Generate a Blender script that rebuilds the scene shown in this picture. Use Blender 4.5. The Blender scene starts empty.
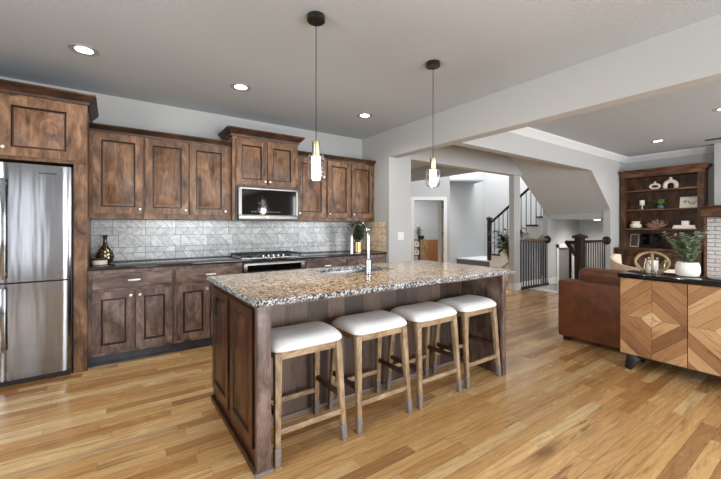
import bpy, bmesh, math, random
from mathutils import Vector, Matrix, noise as mnoise

random.seed(7)
C = bpy.context.scene.collection
S = bpy.context.scene
R_ = math.radians
PI = math.pi

# ------------------------------------------------------------------ camera
cam_d = bpy.data.cameras.new('camera')
cam = bpy.data.objects.new('camera', cam_d)
C.objects.link(cam)
cam.location = (0, 0, 1.285)
cam.rotation_euler = (R_(90), 0, R_(54.87 - 90))
cam_d.sensor_fit = 'HORIZONTAL'
cam_d.sensor_width = 36
cam_d.lens = 36 * 351.84 / 721
cam_d.shift_y = -12.65 / 721
cam_d.clip_start = 0.05
S.camera = cam

# ------------------------------------------------------------------ world, exposure, daylight
w = bpy.data.worlds.new('world')
S.world = w
w.use_nodes = True
w.node_tree.nodes['Background'].inputs[0].default_value = (0.80, 0.90, 1.0, 1)
w.node_tree.nodes['Background'].inputs[1].default_value = 1.0
S.view_settings.view_transform = 'Standard'
S.view_settings.look = 'None'
S.view_settings.exposure = 0.25
S.view_settings.gamma = 1
S.cycles.use_denoising = True
S.cycles.max_bounces = 8
S.cycles.diffuse_bounces = 5
S.cycles.glossy_bounces = 4
S.cycles.transmission_bounces = 6
S.cycles.caustics_reflective = False
S.cycles.caustics_refractive = False
S.cycles.sample_clamp_indirect = 6


def area(name, loc, rot, sx, sy, watts, col=(1, 1, 1), spread=180):
    d = bpy.data.lights.new(name, 'AREA')
    d.shape = 'RECTANGLE'
    d.size, d.size_y, d.energy, d.color = sx, sy, watts, col
    d.spread = R_(spread)
    o = bpy.data.objects.new(name, d)
    C.objects.link(o)
    o.location = loc
    o.rotation_euler = rot
    return o


# daylight through the windows behind the viewer (facing +Y) and in the living room
area('daylight_breakfast_window', (-1.25, -3.36, 1.35), (R_(98), 0, 0), 0.8, 2.1, 17, (0.93, 0.97, 1.0))
area('daylight_patio_window', (1.9, -3.36, 1.30), (R_(100), 0, 0), 2.6, 2.2, 200, (0.94, 0.97, 1.0))
area('daylight_living_window', (6.8, -3.36, 1.45), (R_(100), 0, 0), 3.0, 1.9, 190, (0.94, 0.97, 1.0))
area('daylight_side_window', (-2.70, 0.9, 1.45), (R_(98), 0, R_(-90)), 1.8, 1.5, 90, (0.95, 0.98, 1.0))
area('stairwell_fill', (8.2, 5.6, 4.9), (0, 0, 0), 2.2, 2.0, 230, (0.97, 0.98, 1.0))  # unseen overhead panel added to brighten the stairwell and hall
area('study_fill', (7.85, 8.37, 2.5), (0, 0, 0), 1.0, 0.8, 44, (0.95, 0.98, 1.0))  # added light panel under the study ceiling, no window there


# ------------------------------------------------------------------ helpers: materials
def lin(c):
    return tuple(((v / 255) / 12.92 if v / 255 <= 0.04045 else ((v / 255 + 0.055) / 1.055) ** 2.4) for v in c) + (1,)


class NT:
    def __init__(self, name):
        self.m = bpy.data.materials.new(name)
        self.m.use_nodes = True
        self.t = self.m.node_tree
        self.b = self.t.nodes['Principled BSDF']

    def n(self, typ, **kw):
        nd = self.t.nodes.new(typ)
        for k, v in kw.items():
            if k.startswith('i_'):
                key = k[2:]
                nd.inputs[int(key) if key.isdigit() else key].default_value = v
            else:
                setattr(nd, k, v)
        return nd

    def l(self, a, b):
        self.t.links.new(a, b)

    def math(self, op, a, b=None, c=None):
        nd = self.n('ShaderNodeMath', operation=op)
        for i, v in enumerate((a, b, c)):
            if v is None:
                continue
            if isinstance(v, (int, float)):
                nd.inputs[i].default_value = v
            else:
                self.l(v, nd.inputs[i])
        return nd.outputs[0]

    def ramp(self, fac, stops):
        r = self.n('ShaderNodeValToRGB')
        e = r.color_ramp.elements
        while len(e) < len(stops):
            e.new(0.5)
        for el, (p, c) in zip(e, stops):
            el.position = p
            el.color = lin(c) if len(c) == 3 else c
        self.l(fac, r.inputs[0])
        return r.outputs[0]

    def mix(self, fac, a, b, mode='MIX'):
        nd = self.n('ShaderNodeMix', data_type='RGBA', blend_type=mode)
        if isinstance(fac, (int, float)):
            nd.inputs[0].default_value = fac
        else:
            self.l(fac, nd.inputs[0])
        for i, v in ((6, a), (7, b)):
            if isinstance(v, tuple):
                nd.inputs[i].default_value = v
            else:
                self.l(v, nd.inputs[i])
        return nd.outputs[2]

    def bump(self, h, strength, dist=0.01):
        b = self.n('ShaderNodeBump')
        b.inputs['Strength'].default_value = strength
        b.inputs['Distance'].default_value = dist
        self.l(h, b.inputs['Height'])
        self.l(b.outputs[0], self.b.inputs['Normal'])

    def coords(self, scale=(1, 1, 1), rnd=True):
        tc = self.n('ShaderNodeTexCoord')
        src = tc.outputs['Object']
        if rnd:
            oi = self.n('ShaderNodeObjectInfo')
            mu = self.math('MULTIPLY', oi.outputs['Random'], 17.0)
            cb = self.n('ShaderNodeCombineXYZ')
            for i in range(3):
                self.l(mu, cb.inputs[i])
            ad = self.n('ShaderNodeVectorMath', operation='ADD')
            self.l(src, ad.inputs[0])
            self.l(cb.outputs[0], ad.inputs[1])
            src = ad.outputs[0]
        mp = self.n('ShaderNodeMapping')
        mp.inputs['Scale'].default_value = scale
        self.l(src, mp.inputs[0])
        return mp.outputs[0]

    def noise(self, vec, scale, detail=4, rough=0.55, dist=0.0):
        nd = self.n('ShaderNodeTexNoise')
        nd.inputs['Scale'].default_value = scale
        nd.inputs['Detail'].default_value = detail
        nd.inputs['Roughness'].default_value = rough
        nd.inputs['Distortion'].default_value = dist
        self.l(vec, nd.inputs['Vector'])
        return nd.outputs['Fac']


def plain(name, col, rough=0.5, metal=0.0, spec=0.5, noise=0.0, nscale=20, bump=0.0, bscale=60, **kw):
    t = NT(name)
    t.b.inputs['Roughness'].default_value = rough
    t.b.inputs['Metallic'].default_value = metal
    t.b.inputs['Specular IOR Level'].default_value = spec
    v = t.coords(rnd=False)
    if noise:
        f = t.noise(v, nscale)
        k = lambda s: tuple(max(0, min(255, c * s)) for c in col)
        t.l(t.ramp(f, [(0.3, k(1 - noise)), (0.7, k(1 + noise))]), t.b.inputs['Base Color'])
    else:
        t.b.inputs['Base Color'].default_value = lin(col)
    if bump:
        t.bump(t.noise(v, bscale, 3), bump, 0.01)
    for k2, v2 in kw.items():
        t.b.inputs[k2.replace('_', ' ')].default_value = v2
    return t.m


def wood(name, dark, mid, light, axis='z', rough=0.42, spec=0.35, knot=0.75, coarse=1.0, coat=0.0):
    t = NT(name)
    sc = {'z': (1, 1, 0.16), 'x': (0.16, 1, 1), 'y': (1, 0.16, 1)}[axis]
    v = t.coords(sc)
    v2 = t.coords((1, 1, 0.45) if axis == 'z' else ((0.45, 1, 1) if axis == 'x' else (1, 0.45, 1)))
    g = t.noise(v, 38 * coarse, 5, 0.65, 0.6)
    m = t.noise(v2, 7.0 * coarse, 5, 0.6, 1.1)
    f = t.math('ADD', t.math('MULTIPLY', g, 0.32), t.math('MULTIPLY', m, 0.68))
    col = t.ramp(f, [(0.36, dark), (0.49, mid), (0.62, light)])
    vo = t.n('ShaderNodeTexVoronoi')
    vo.inputs['Scale'].default_value = 4.2 * coarse
    t.l(v2, vo.inputs['Vector'])
    kn = t.ramp(vo.outputs['Distance'], [(0.03, (255, 255, 255)), (0.14, (0, 0, 0))])
    col = t.mix(t.math('MULTIPLY', kn, knot), col, lin(tuple(c * 0.45 for c in dark)))
    t.l(col, t.b.inputs['Base Color'])
    t.b.inputs['Roughness'].default_value = rough
    t.b.inputs['Specular IOR Level'].default_value = spec
    t.b.inputs['Coat Weight'].default_value = coat
    t.b.inputs['Coat Roughness'].default_value = 0.15
    t.bump(g, 0.12, 0.004)
    return t.m


def plank_mat(name, stops, grain_axis='x', rough=0.28, streak=0.55, gscale=1.0, coat=0.0, knots=True):
    """Planks carry a random number each in the 'tone' colour attribute: r picks the board's colour, g shifts its grain."""
    t = NT(name)
    at = t.n('ShaderNodeAttribute', attribute_name='tone')
    sp = t.n('ShaderNodeSeparateColor')
    t.l(at.outputs['Color'], sp.inputs[0])
    tc = t.n('ShaderNodeTexCoord')
    cb = t.n('ShaderNodeCombineXYZ')
    off = t.math('MULTIPLY', sp.outputs[1], 40.0)
    for i in range(3):
        t.l(off, cb.inputs[i])
    ad = t.n('ShaderNodeVectorMath', operation='ADD')
    t.l(tc.outputs['Object'], ad.inputs[0])
    t.l(cb.outputs[0], ad.inputs[1])

    def sc(k):
        s = [1, 1, 1]
        for ch in grain_axis:
            s['xyz'.index(ch)] = k
        mp = t.n('ShaderNodeMapping')
        mp.inputs['Scale'].default_value = s
        t.l(ad.outputs[0], mp.inputs[0])
        return mp.outputs[0]
    v, v2 = sc(0.07), sc(0.22)
    g = t.noise(v, 60 * gscale, 5, 0.65, 0.5)
    m = t.noise(v2, 9 * gscale, 4, 0.6, 1.6)
    base = t.ramp(sp.outputs[0], stops)
    f = t.math('ADD', t.math('MULTIPLY', g, 0.5), t.math('MULTIPLY', m, 0.5))
    shade = t.ramp(f, [(0.30, (128, 100, 76)), (0.45, (240, 233, 222)), (0.66, (255, 255, 250))])
    col = t.mix(streak, base, shade, 'MULTIPLY')
    if knots:
        vo = t.n('ShaderNodeTexVoronoi')
        vo.inputs['Scale'].default_value = 2.6 * gscale
        t.l(v2, vo.inputs['Vector'])
        kn = t.ramp(vo.outputs['Distance'], [(0.05, (255, 255, 255)), (0.17, (0, 0, 0))])
        kn2 = t.math('MULTIPLY', t.math('MULTIPLY', kn, m), 1.25)
        col = t.mix(kn2, col, lin((96, 58, 30)))
    if grain_axis == 'x':
        # dark mineral streaks along the boards and cathedral grain in some of them
        v3 = sc(0.10)
        ns = t.noise(v3, 13, 3, 0.5, 0.8)
        stk = t.ramp(ns, [(0.655, (0, 0, 0)), (0.72, (255, 255, 255))])
        col = t.mix(t.math('MULTIPLY', stk, 0.72), col, lin((104, 64, 34)))
        cg = t.n('ShaderNodeTexWave', wave_type='RINGS', rings_direction='SPHERICAL')
        cg.inputs['Scale'].default_value = 11
        cg.inputs['Distortion'].default_value = 7
        cg.inputs['Detail'].default_value = 2
        cg.inputs['Detail Scale'].default_value = 0.8
        t.l(v2, cg.inputs['Vector'])
        line = t.ramp(cg.outputs['Fac'], [(0.0, (255, 255, 255)), (0.28, (0, 0, 0))])
        col = t.mix(t.math('MULTIPLY', line, t.math('MULTIPLY', sp.outputs[2], 0.42)), col, lin((120, 78, 44)))
    t.l(col, t.b.inputs['Base Color'])
    rg = t.n('ShaderNodeMapRange', i_3=rough - 0.05, i_4=rough + 0.09)
    t.l(m, rg.inputs[0])
    t.l(rg.outputs[0], t.b.inputs['Roughness'])
    t.b.inputs['Coat Weight'].default_value = coat
    t.b.inputs['Coat Roughness'].default_value = 0.12
    t.bump(g, 0.10, 0.003)
    return t.m


def tile_mat(name, lo, hi, vein):
    t = NT(name)
    at = t.n('ShaderNodeAttribute', attribute_name='tone')
    sp = t.n('ShaderNodeSeparateColor')
    t.l(at.outputs['Color'], sp.inputs[0])
    tc = t.n('ShaderNodeTexCoord')
    cb = t.n('ShaderNodeCombineXYZ')
    off = t.math('MULTIPLY', sp.outputs[1], 30.0)
    for i in range(3):
        t.l(off, cb.inputs[i])
    ad = t.n('ShaderNodeVectorMath', operation='ADD')
    t.l(tc.outputs['Object'], ad.inputs[0])
    t.l(cb.outputs[0], ad.inputs[1])
    n1 = t.noise(ad.outputs[0], 7, 6, 0.6, 1.4)
    vv = t.math('ABSOLUTE', t.math('SUBTRACT', n1, 0.5))
    vm = t.ramp(vv, [(0.0, (255, 255, 255)), (0.045, (0, 0, 0))])
    base = t.ramp(sp.outputs[0], [(0.0, lo), (1.0, hi)])
    base = t.mix(t.math('MULTIPLY', vm, 0.55), base, lin(vein))
    t.l(base, t.b.inputs['Base Color'])
    t.b.inputs['Roughness'].default_value = 0.22
    return t.m


def granite(name):
    t = NT(name)
    v = t.coords(rnd=False)
    vo = t.n('ShaderNodeTexVoronoi')
    vo.inputs['Scale'].default_value = 105
    t.l(v, vo.inputs['Vector'])
    hs = t.n('ShaderNodeSeparateColor')
    t.l(vo.outputs['Color'], hs.inputs[0])
    big = t.noise(v, 11, 5, 0.65, 1.2)
    fine = t.noise(v, 120, 3, 0.7)
    f = t.math('ADD', t.math('MULTIPLY', hs.outputs[0], 0.45), t.math('ADD', t.math('MULTIPLY', big, 0.45), t.math('MULTIPLY', fine, 0.22)))
    col = t.ramp(f, [(0.32, (24, 20, 18)), (0.41, (84, 64, 48)), (0.51, (144, 116, 86)), (0.64, (186, 162, 134)), (0.82, (220, 208, 192))])
    t.l(col, t.b.inputs['Base Color'])
    t.b.inputs['Roughness'].default_value = 0.12
    return t.m


def granite_edge(name):
    t = NT(name)
    v = t.coords(rnd=False)
    vo = t.n('ShaderNodeTexVoronoi')
    vo.inputs['Scale'].default_value = 120
    t.l(v, vo.inputs['Vector'])
    hs = t.n('ShaderNodeSeparateColor')
    t.l(vo.outputs['Color'], hs.inputs[0])
    col = t.ramp(hs.outputs[0], [(0.22, (30, 32, 34)), (0.45, (92, 98, 102)), (0.65, (168, 172, 174)), (0.92, (226, 227, 226))])
    t.l(col, t.b.inputs['Base Color'])
    t.b.inputs['Roughness'].default_value = 0.3
    t.bump(t.noise(v, 60, 4, 0.7), 0.8, 0.02)
    return t.m


def steel(name, col=(196, 198, 202), rough=0.2, wav=0.0, wscale=(3.0, 3.0, 0.6)):
    t = NT(name)
    t.b.inputs['Base Color'].default_value = lin(col)
    t.b.inputs['Metallic'].default_value = 1
    t.b.inputs['Roughness'].default_value = rough
    if wav:
        v = t.coords(wscale, rnd=False)
        t.bump(t.noise(v, 2.0, 2), wav, 0.05)
    return t.m


def emit(name, col, strength):
    t = NT(name)
    t.b.inputs['Base Color'].default_value = lin(col)
    t.b.inputs['Emission Color'].default_value = lin(col)
    t.b.inputs['Emission Strength'].default_value = strength
    return t.m


def glass(name, tint=(255, 255, 255), rough=0.0):
    t = NT(name)
    t.b.inputs['Base Color'].default_value = lin(tint)
    t.b.inputs['Transmission Weight'].default_value = 1
    t.b.inputs['Roughness'].default_value = rough
    t.b.inputs['IOR'].default_value = 1.45
    return t.m


def textured_paint(name, col, bump=0.15, scale=90, rough=0.75):
    t = NT(name)
    v = t.coords(rnd=False)
    t.b.inputs['Base Color'].default_value = lin(col)
    t.b.inputs['Roughness'].default_value = rough
    t.b.inputs['Specular IOR Level'].default_value = 0.3
    t.bump(t.noise(v, scale, 4, 0.6), bump, 0.01)
    return t.m


M = {}
M['wall'] = textured_paint('wall_paint', (180, 181, 181), 0.06, 140)
M['ceiling'] = textured_paint('ceiling_paint', (180, 187, 194), 0.35, 60)
M['white'] = plain('white_trim', (218, 219, 220), 0.4, noise=0.01)
M['floorboards'] = plank_mat('floorboards', [(0.0, (170, 122, 74)), (0.15, (196, 150, 96)), (0.45, (214, 172, 116)), (0.7, (222, 184, 130)), (0.92, (234, 206, 158)), (1.0, (158, 110, 66))], 'x', 0.24, 0.8, coat=0.25)
M['gap'] = plain('board_gap', (60, 36, 20), 0.8, noise=0.1)
M['alder'] = wood('stained_alder', (56, 37, 26), (104, 75, 54), (142, 109, 82), 'z')
M['alder_x'] = wood('stained_alder_across', (56, 37, 26), (104, 75, 54), (142, 109, 82), 'x')
M['alder_y'] = wood('stained_alder_deep', (56, 37, 26), (104, 75, 54), (142, 109, 82), 'y')
M['glaze'] = plain('dark_glaze', (38, 20, 14), 0.4, noise=0.15)
M['crown'] = wood('crown_wood', (34, 21, 15), (60, 39, 28), (86, 58, 42), 'x')
M['alder_low'] = wood('glare_alder', (60, 47, 43), (102, 84, 77), (138, 118, 110), 'z', 0.34)  # same alder as the wall cabinets, with glare mixed into its colour
M['alder_low_x'] = wood('glare_alder_across', (60, 47, 43), (102, 84, 77), (138, 118, 110), 'x', 0.34)
M['island_side'] = wood('island_side_wood', (34, 19, 12), (60, 34, 20), (86, 52, 32), 'z', 0.28)
M['recess'] = plank_mat('knotty_boards', [(0.0, (58, 48, 45)), (0.4, (88, 73, 67)), (0.75, (116, 99, 90)), (1.0, (68, 54, 48))], 'z', 0.42, 1.0, 1.5)
M['toe'] = plain('toe_kick', (52, 54, 62), 0.35, noise=0.2, nscale=8)
M['dark_counter'] = plain('black_granite', (44, 40, 40), 0.07, noise=0.35, nscale=140)
M['granite'] = granite('speckled_granite')
M['granite_edge'] = granite_edge('chiselled_granite')
M['tile'] = tile_mat('marble_tile', (174, 176, 178), (210, 211, 212), (120, 122, 126))
M['grout'] = plain('grout', (92, 93, 95), 0.8, noise=0.05)
M['tan_tile'] = tile_mat('travertine_tile', (222, 196, 164), (238, 216, 188), (176, 136, 100))
M['steel'] = steel('stainless', (170, 171, 174), rough=0.26)
M['fridge'] = steel('fridge_steel', (140, 140, 143), 0.17, 0.06, (5.0, 5.0, 0.45))
M['dim_steel'] = steel('brushed_steel', (128, 126, 124), rough=0.34)
M['chrome'] = steel('chrome', (150, 151, 154), 0.12)
M['nickel'] = plain('satin_nickel', (228, 222, 210), 0.3, 0.6)
M['brass'] = plain('brass', (180, 166, 130), 0.32, 1.0)
M['black'] = plain('black_metal', (20, 19, 19), 0.4, noise=0.1)
M['black_gloss'] = plain('black_glass', (10, 10, 11), 0.05)
M['iron'] = plain('cast_iron', (22, 21, 21), 0.5, noise=0.15)
M['fabric'] = plain('seat_fabric', (238, 238, 239), 0.85, spec=0.2, noise=0.03, nscale=90, bump=0.15, bscale=400)
M['stool_wood'] = wood('stool_wood', (116, 94, 72), (152, 128, 100), (180, 156, 128), 'z', 0.5, knot=0.2, coarse=2)
M['stool_wood_x'] = wood('stool_wood_across', (116, 94, 72), (152, 128, 100), (180, 156, 128), 'x', 0.5, knot=0.2, coarse=2)
M['stool_shaded'] = wood('stool_shaded_rail', (46, 32, 26), (70, 50, 40), (92, 68, 54), 'y', 0.5, knot=0.2, coarse=2)  # stool wood darkened: shadow on the side rails put into the colour
M['cap'] = plain('leg_sleeve', (122, 112, 108), 0.7, noise=0.06, nscale=60)
M['leather'] = plain('brown_leather', (100, 57, 34), 0.42, noise=0.16, nscale=9, bump=0.2, bscale=220)
M['console_top'] = plain('console_black_top', (24, 21, 21), 0.08, noise=0.15)
M['parquet'] = plank_mat('reclaimed_parquet', [(0.0, (150, 100, 60)), (0.3, (178, 130, 86)), (0.6, (200, 158, 110)), (0.85, (216, 180, 134)), (1.0, (140, 94, 58))], 'y', 0.5, 0.7, 1.2)
M['book_wood'] = wood('bookcase_wood', (38, 23, 15), (72, 46, 31), (104, 72, 50), 'z')
M['book_wood_y'] = wood('lit_bookcase_wood_across', (48, 30, 20), (90, 60, 41), (128, 94, 68), 'y')  # lighter than the other bookcase wood: shelf-edge glare put into the colour
M['dark_wood'] = wood('dark_stair_wood', (22, 14, 12), (38, 24, 20), (56, 37, 30), 'y', 0.4)
M['ceramic'] = plain('white_ceramic', (238, 234, 228), 0.25, noise=0.01)
M['matte_ceramic'] = plain('matte_ceramic', (232, 222, 208), 0.6, noise=0.03)
M['gold'] = plain('gold_pot', (184, 168, 126), 0.32, 1.0)
M['leaf'] = plain('leaf_green', (74, 96, 62), 0.5, noise=0.35, nscale=14)
M['leaf_dark'] = plain('leaf_dark_green', (44, 66, 44), 0.4, noise=0.35, nscale=14)
M['leaf_light'] = plain('leaf_pale_green', (130, 144, 118), 0.55, noise=0.3, nscale=18)
M['stem'] = plain('plant_stem', (92, 78, 54), 0.7, noise=0.1)
M['soil'] = plain('potting_soil', (54, 40, 30), 0.9, noise=0.3)
M['brown_ceramic'] = plain('brown_glaze', (48, 32, 24), 0.15, noise=0.3)
M['shaded_stair_gray'] = plain('shaded_stair_wall', (150, 151, 154), 0.8, spec=0.2, noise=0.02)  # darker than the wall paint: shadow by the stairs put into the colour
M['carpet'] = plain('stair_carpet', (96, 92, 90), 0.95, spec=0.1, noise=0.12, nscale=200, bump=0.4, bscale=300)
M['pale_carpet'] = plain('pale_carpet', (206, 205, 203), 0.95, spec=0.1, noise=0.06, nscale=200, bump=0.4, bscale=300)
M['white_brick'] = plain('white_brick', (214, 214, 216), 0.6, noise=0.08, nscale=30)
M['trim_gray'] = plain('light_trim_ring', (150, 150, 150), 0.5, noise=0.02)
M['led'] = emit('downlight_glow', (255, 250, 240), 9)
M['tube'] = emit('pendant_tube_glow', (255, 250, 235), 5)
M['glass'] = glass('clear_glass')
M['door_gray'] = plain('gray_door', (128, 122, 120), 0.5, noise=0.03)
M['study_wood'] = plank_mat('sideboard_wood', [(0.0, (120, 76, 46)), (0.5, (160, 112, 72)), (1.0, (188, 144, 100))], 'z', 0.5, 0.7)
M['coral'] = plain('dried_coral', (168, 132, 116), 0.8, noise=0.2)
M['rope'] = plain('jute_rope', (172, 148, 118), 0.85, noise=0.2, nscale=160, bump=0.5, bscale=200)
M['cream'] = plain('cream_upholstery', (222, 204, 182), 0.7, spec=0.25, noise=0.03)
M['paper'] = plain('paper', (232, 226, 208), 0.7, noise=0.02)
M['ink'] = plain('ink_drawing', (110, 112, 96), 0.8, noise=0.1)
M['outlet'] = plain('outlet_plastic', (218, 218, 217), 0.4, noise=0.01)


# ------------------------------------------------------------------ helpers: meshes
class MB:
    def __init__(self):
        self.v, self.f, self.m, self.tone = [], [], [], []

    def add(self, vs, fs, mi=0, tone=(0.5, 0.5, 0.5)):
        o = len(self.v)
        self.v += [tuple(p) for p in vs]
        for f in fs:
            self.f.append(tuple(i + o for i in f))
            self.m.append(mi)
            self.tone.append(tone)
        return self

    def from_bm(self, bm, mi=0, tone=(0.5, 0.5, 0.5)):
        bm.verts.index_update()
        self.add([v.co[:] for v in bm.verts], [[v.index for v in f.verts] for f in bm.faces], mi, tone)
        bm.free()
        return self

    def box(self, x0, x1, y0, y1, z0, z1, mi=0, bev=0.0, seg=2, tone=(0.5, 0.5, 0.5), mat=None):
        bm = bmesh.new()
        bmesh.ops.create_cube(bm, size=1)
        for v in bm.verts:
            v.co = ((x0 + x1) / 2 + v.co.x * (x1 - x0), (y0 + y1) / 2 + v.co.y * (y1 - y0), (z0 + z1) / 2 + v.co.z * (z1 - z0))
        if bev:
            bmesh.ops.bevel(bm, geom=bm.edges[:], offset=bev, segments=seg, profile=0.5, affect='EDGES')
        if mat is not None:
            bm.transform(mat)
        return self.from_bm(bm, mi, tone)

    def bar(self, p0, p1, w, d, w2=None, d2=None, up=(0, 0, 1), bev=0.0, mi=0):
        """A square bar from p0 to p1; its width w runs across, d along the second axis; w2/d2 at the far end."""
        p0, p1 = Vector(p0), Vector(p1)
        a = (p1 - p0).normalized()
        u = Vector(up)
        if abs(a.dot(u)) > 0.9:
            s = Vector((1, 0, 0))
        else:
            s = a.cross(u).normalized()
        s = (s - a * s.dot(a)).normalized()
        t = a.cross(s)
        w2, d2 = w2 or w, d2 or d
        bm = bmesh.new()
        vs = []
        for p, ww, dd in ((p0, w, d), (p1, w2, d2)):
            for i, j in ((-1, -1), (1, -1), (1, 1), (-1, 1)):
                vs.append(bm.verts.new(p + s * i * ww / 2 + t * j * dd / 2))
        for f in ((0, 1, 2, 3), (4, 5, 6, 7), (0, 1, 5, 4), (1, 2, 6, 5), (2, 3, 7, 6), (3, 0, 4, 7)):
            bm.faces.new([vs[i] for i in f])
        if bev:
            bmesh.ops.bevel(bm, geom=bm.edges[:], offset=bev, segments=2, profile=0.5, affect='EDGES')
        return self.from_bm(bm, mi)

    def lathe(self, o, prof, n=24, axis='z', mi=0, caps=True):
        o = Vector(o)

        def P(r, h, a):
            c, s = r * math.cos(a), r * math.sin(a)
            return o + Vector({'z': (c, s, h), '-y': (c, -h, s), '-x': (-h, c, s), 'y': (c, h, s)}[axis])
        vs, fs = [], []
        for r, h in prof:
            for k in range(n):
                vs.append(P(max(r, 1e-5), h, 2 * PI * k / n))
        for i in range(len(prof) - 1):
            for k in range(n):
                k2 = (k + 1) % n
                fs.append((i * n + k, i * n + k2, (i + 1) * n + k2, (i + 1) * n + k))
        if caps:
            fs.append(tuple(range(n)))
            fs.append(tuple(range((len(prof) - 1) * n, len(prof) * n)))
        return self.add(vs, fs, mi)

    def tube(self, pts, r, n=8, closed=False, mi=0, r2=None):
        pts = [Vector(p) for p in pts]
        N = len(pts)
        vs, fs = [], []
        prev = None
        for i, p in enumerate(pts):
            a = pts[(i + 1) % N] if (closed or i < N - 1) else p
            b = pts[i - 1] if (closed or i > 0) else p
            t = (a - b).normalized()
            if prev is None:
                s = t.cross(Vector((0, 0, 1)))
                if s.length < 0.1:
                    s = t.cross(Vector((1, 0, 0)))
            else:
                s = prev - t * prev.dot(t)
            s.normalize()
            prev = s
            u = t.cross(s)
            rr = r if r2 is None else r + (r2 - r) * i / (N - 1)
            for k in range(n):
                an = 2 * PI * k / n
                vs.append(p + s * math.cos(an) * rr + u * math.sin(an) * rr)
        for i in range(N if closed else N - 1):
            j = (i + 1) % N
            for k in range(n):
                k2 = (k + 1) % n
                fs.append((i * n + k, i * n + k2, j * n + k2, j * n + k))
        if not closed:
            fs.append(tuple(range(n)))
            fs.append(tuple(range((N - 1) * n, N * n)))
        return self.add(vs, fs, mi)

    def prism(self, poly, a0, a1, plane='xz', mi=0, tone=(0.5, 0.5, 0.5)):
        def P(p, a):
            return {'xz': (p[0], a, p[1]), 'yz': (a, p[0], p[1]), 'xy': (p[0], p[1], a)}[plane]
        n = len(poly)
        vs = [P(p, a0) for p in poly] + [P(p, a1) for p in poly]
        fs = [tuple(range(n)), tuple(range(n, 2 * n))] + [(i, (i + 1) % n, n + (i + 1) % n, n + i) for i in range(n)]
        return self.add(vs, fs, mi, tone)

    def raised(self, xf, a0, a1, b0, b1, t=0.02, fr=0.065, flat=False):
        """A framed door with a raised centre panel; xf maps (across, up, outward) to the world. Slot 1 holds the glazed groove."""
        L = [(0, 0), (0, t), (fr, t), (fr + 0.007, t - 0.013), (fr + 0.017, t - 0.013), (fr + 0.038, t - 0.001)]
        if flat:
            L = [(0, 0), (0.0, t), (0.004, t + 0.003)]
        vs, fs, ms = [], [], []
        for ins, c in L:
            for a, b in ((a0 + ins, b0 + ins), (a1 - ins, b0 + ins), (a1 - ins, b1 - ins), (a0 + ins, b1 - ins)):
                vs.append(xf(a, b, c))
        for i in range(len(L) - 1):
            for k in range(4):
                k2 = (k + 1) % 4
                self_f = (i * 4 + k, i * 4 + k2, (i + 1) * 4 + k2, (i + 1) * 4 + k)
                fs.append(self_f)
                ms.append(1 if (not flat and i in (2, 3)) else 0)
        e = (len(L) - 1) * 4
        fs += [(e, e + 1, e + 2, e + 3), (3, 2, 1, 0)]
        ms += [0, 0]
        for f, m in zip(fs, ms):
            pass
        o = len(self.v)
        self.v += [tuple(p) for p in vs]
        for f, m in zip(fs, ms):
            self.f.append(tuple(i + o for i in f))
            self.m.append(m)
            self.tone.append((0.5, 0.5, 0.5))
        return self

    def build(self, name, mats, parent=None, origin=None, sub=0, sharp=35, fixn=True):
        """Links everything collected so far as ONE mesh object. Points are world points; origin is where the object's own zero lies."""
        if origin is None:
            origin = (0, 0, 0)
            if parent is not None:
                origin = parent.get('_o', (0, 0, 0))
        ox = Vector(origin)
        me = bpy.data.meshes.new(name)
        me.from_pydata([tuple(Vector(p) - ox) for p in self.v], [], self.f)
        if not isinstance(mats, (list, tuple)):
            mats = [mats]
        for mm in mats:
            me.materials.append(mm if not isinstance(mm, str) else M[mm])
        for p, mi in zip(me.polygons, self.m):
            p.material_index = min(mi, len(mats) - 1)
            p.use_smooth = True
        ca = me.color_attributes.new('tone', 'FLOAT_COLOR', 'CORNER')
        k = 0
        for p, tn in zip(me.polygons, self.tone):
            for _ in range(p.loop_total):
                ca.data[k].color = (tn[0], tn[1], tn[2], 1)
                k += 1
        if fixn:
            bm = bmesh.new()
            bm.from_mesh(me)
            bmesh.ops.recalc_face_normals(bm, faces=bm.faces[:])
            bm.to_mesh(me)
            bm.free()
        me.set_sharp_from_angle(angle=R_(sharp))
        o = bpy.data.objects.new(name, me)
        C.objects.link(o)
        if parent is not None:
            o.parent = parent
            po = Vector(parent.get('_o', (0, 0, 0)))
            o.location = ox - po
        else:
            o.location = ox
        o['_o'] = tuple(ox)
        if sub:
            md = o.modifiers.new('smooth', 'SUBSURF')
            md.levels = md.render_levels = sub
        return o


def tag(o, label, cat, group=None):
    o['label'], o['category'] = label, cat
    if group:
        o['group'] = group
    return o


def thing(name, loc, label, cat, group=None):
    o = bpy.data.objects.new(name, None)
    C.objects.link(o)
    o.location = loc
    o.empty_display_size = 0.1
    o['_o'] = tuple(loc)
    return tag(o, label, cat, group)


def struct(o):
    o['kind'] = 'structure'
    return o


def dup(root, loc, label=None, rz=None):
    def cp(o, par):
        c = o.copy()
        C.objects.link(c)
        if par is not None:
            c.parent = par
        for ch in list(o.children):
            cp(ch, c)
        return c
    r = cp(root, None)
    r.location = loc
    if rz is not None:
        r.rotation_euler = (0, 0, rz)
    if label:
        r['label'] = label
    return r


def face_ny(y):
    return lambda a, b, c: (a, y - c, b)


def face_nx(x):
    return lambda a, b, c: (x - c, a, b)


def knob(parent, x, y, z, axis='-y', r=0.014):
    return MB().lathe((x, y, z), [(0.006, 0), (0.005, 0.012), (r * 0.8, 0.016), (r, 0.022), (r * 0.75, 0.028), (0.001, 0.030)], 14, axis).build('knob', 'nickel', parent)


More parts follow.
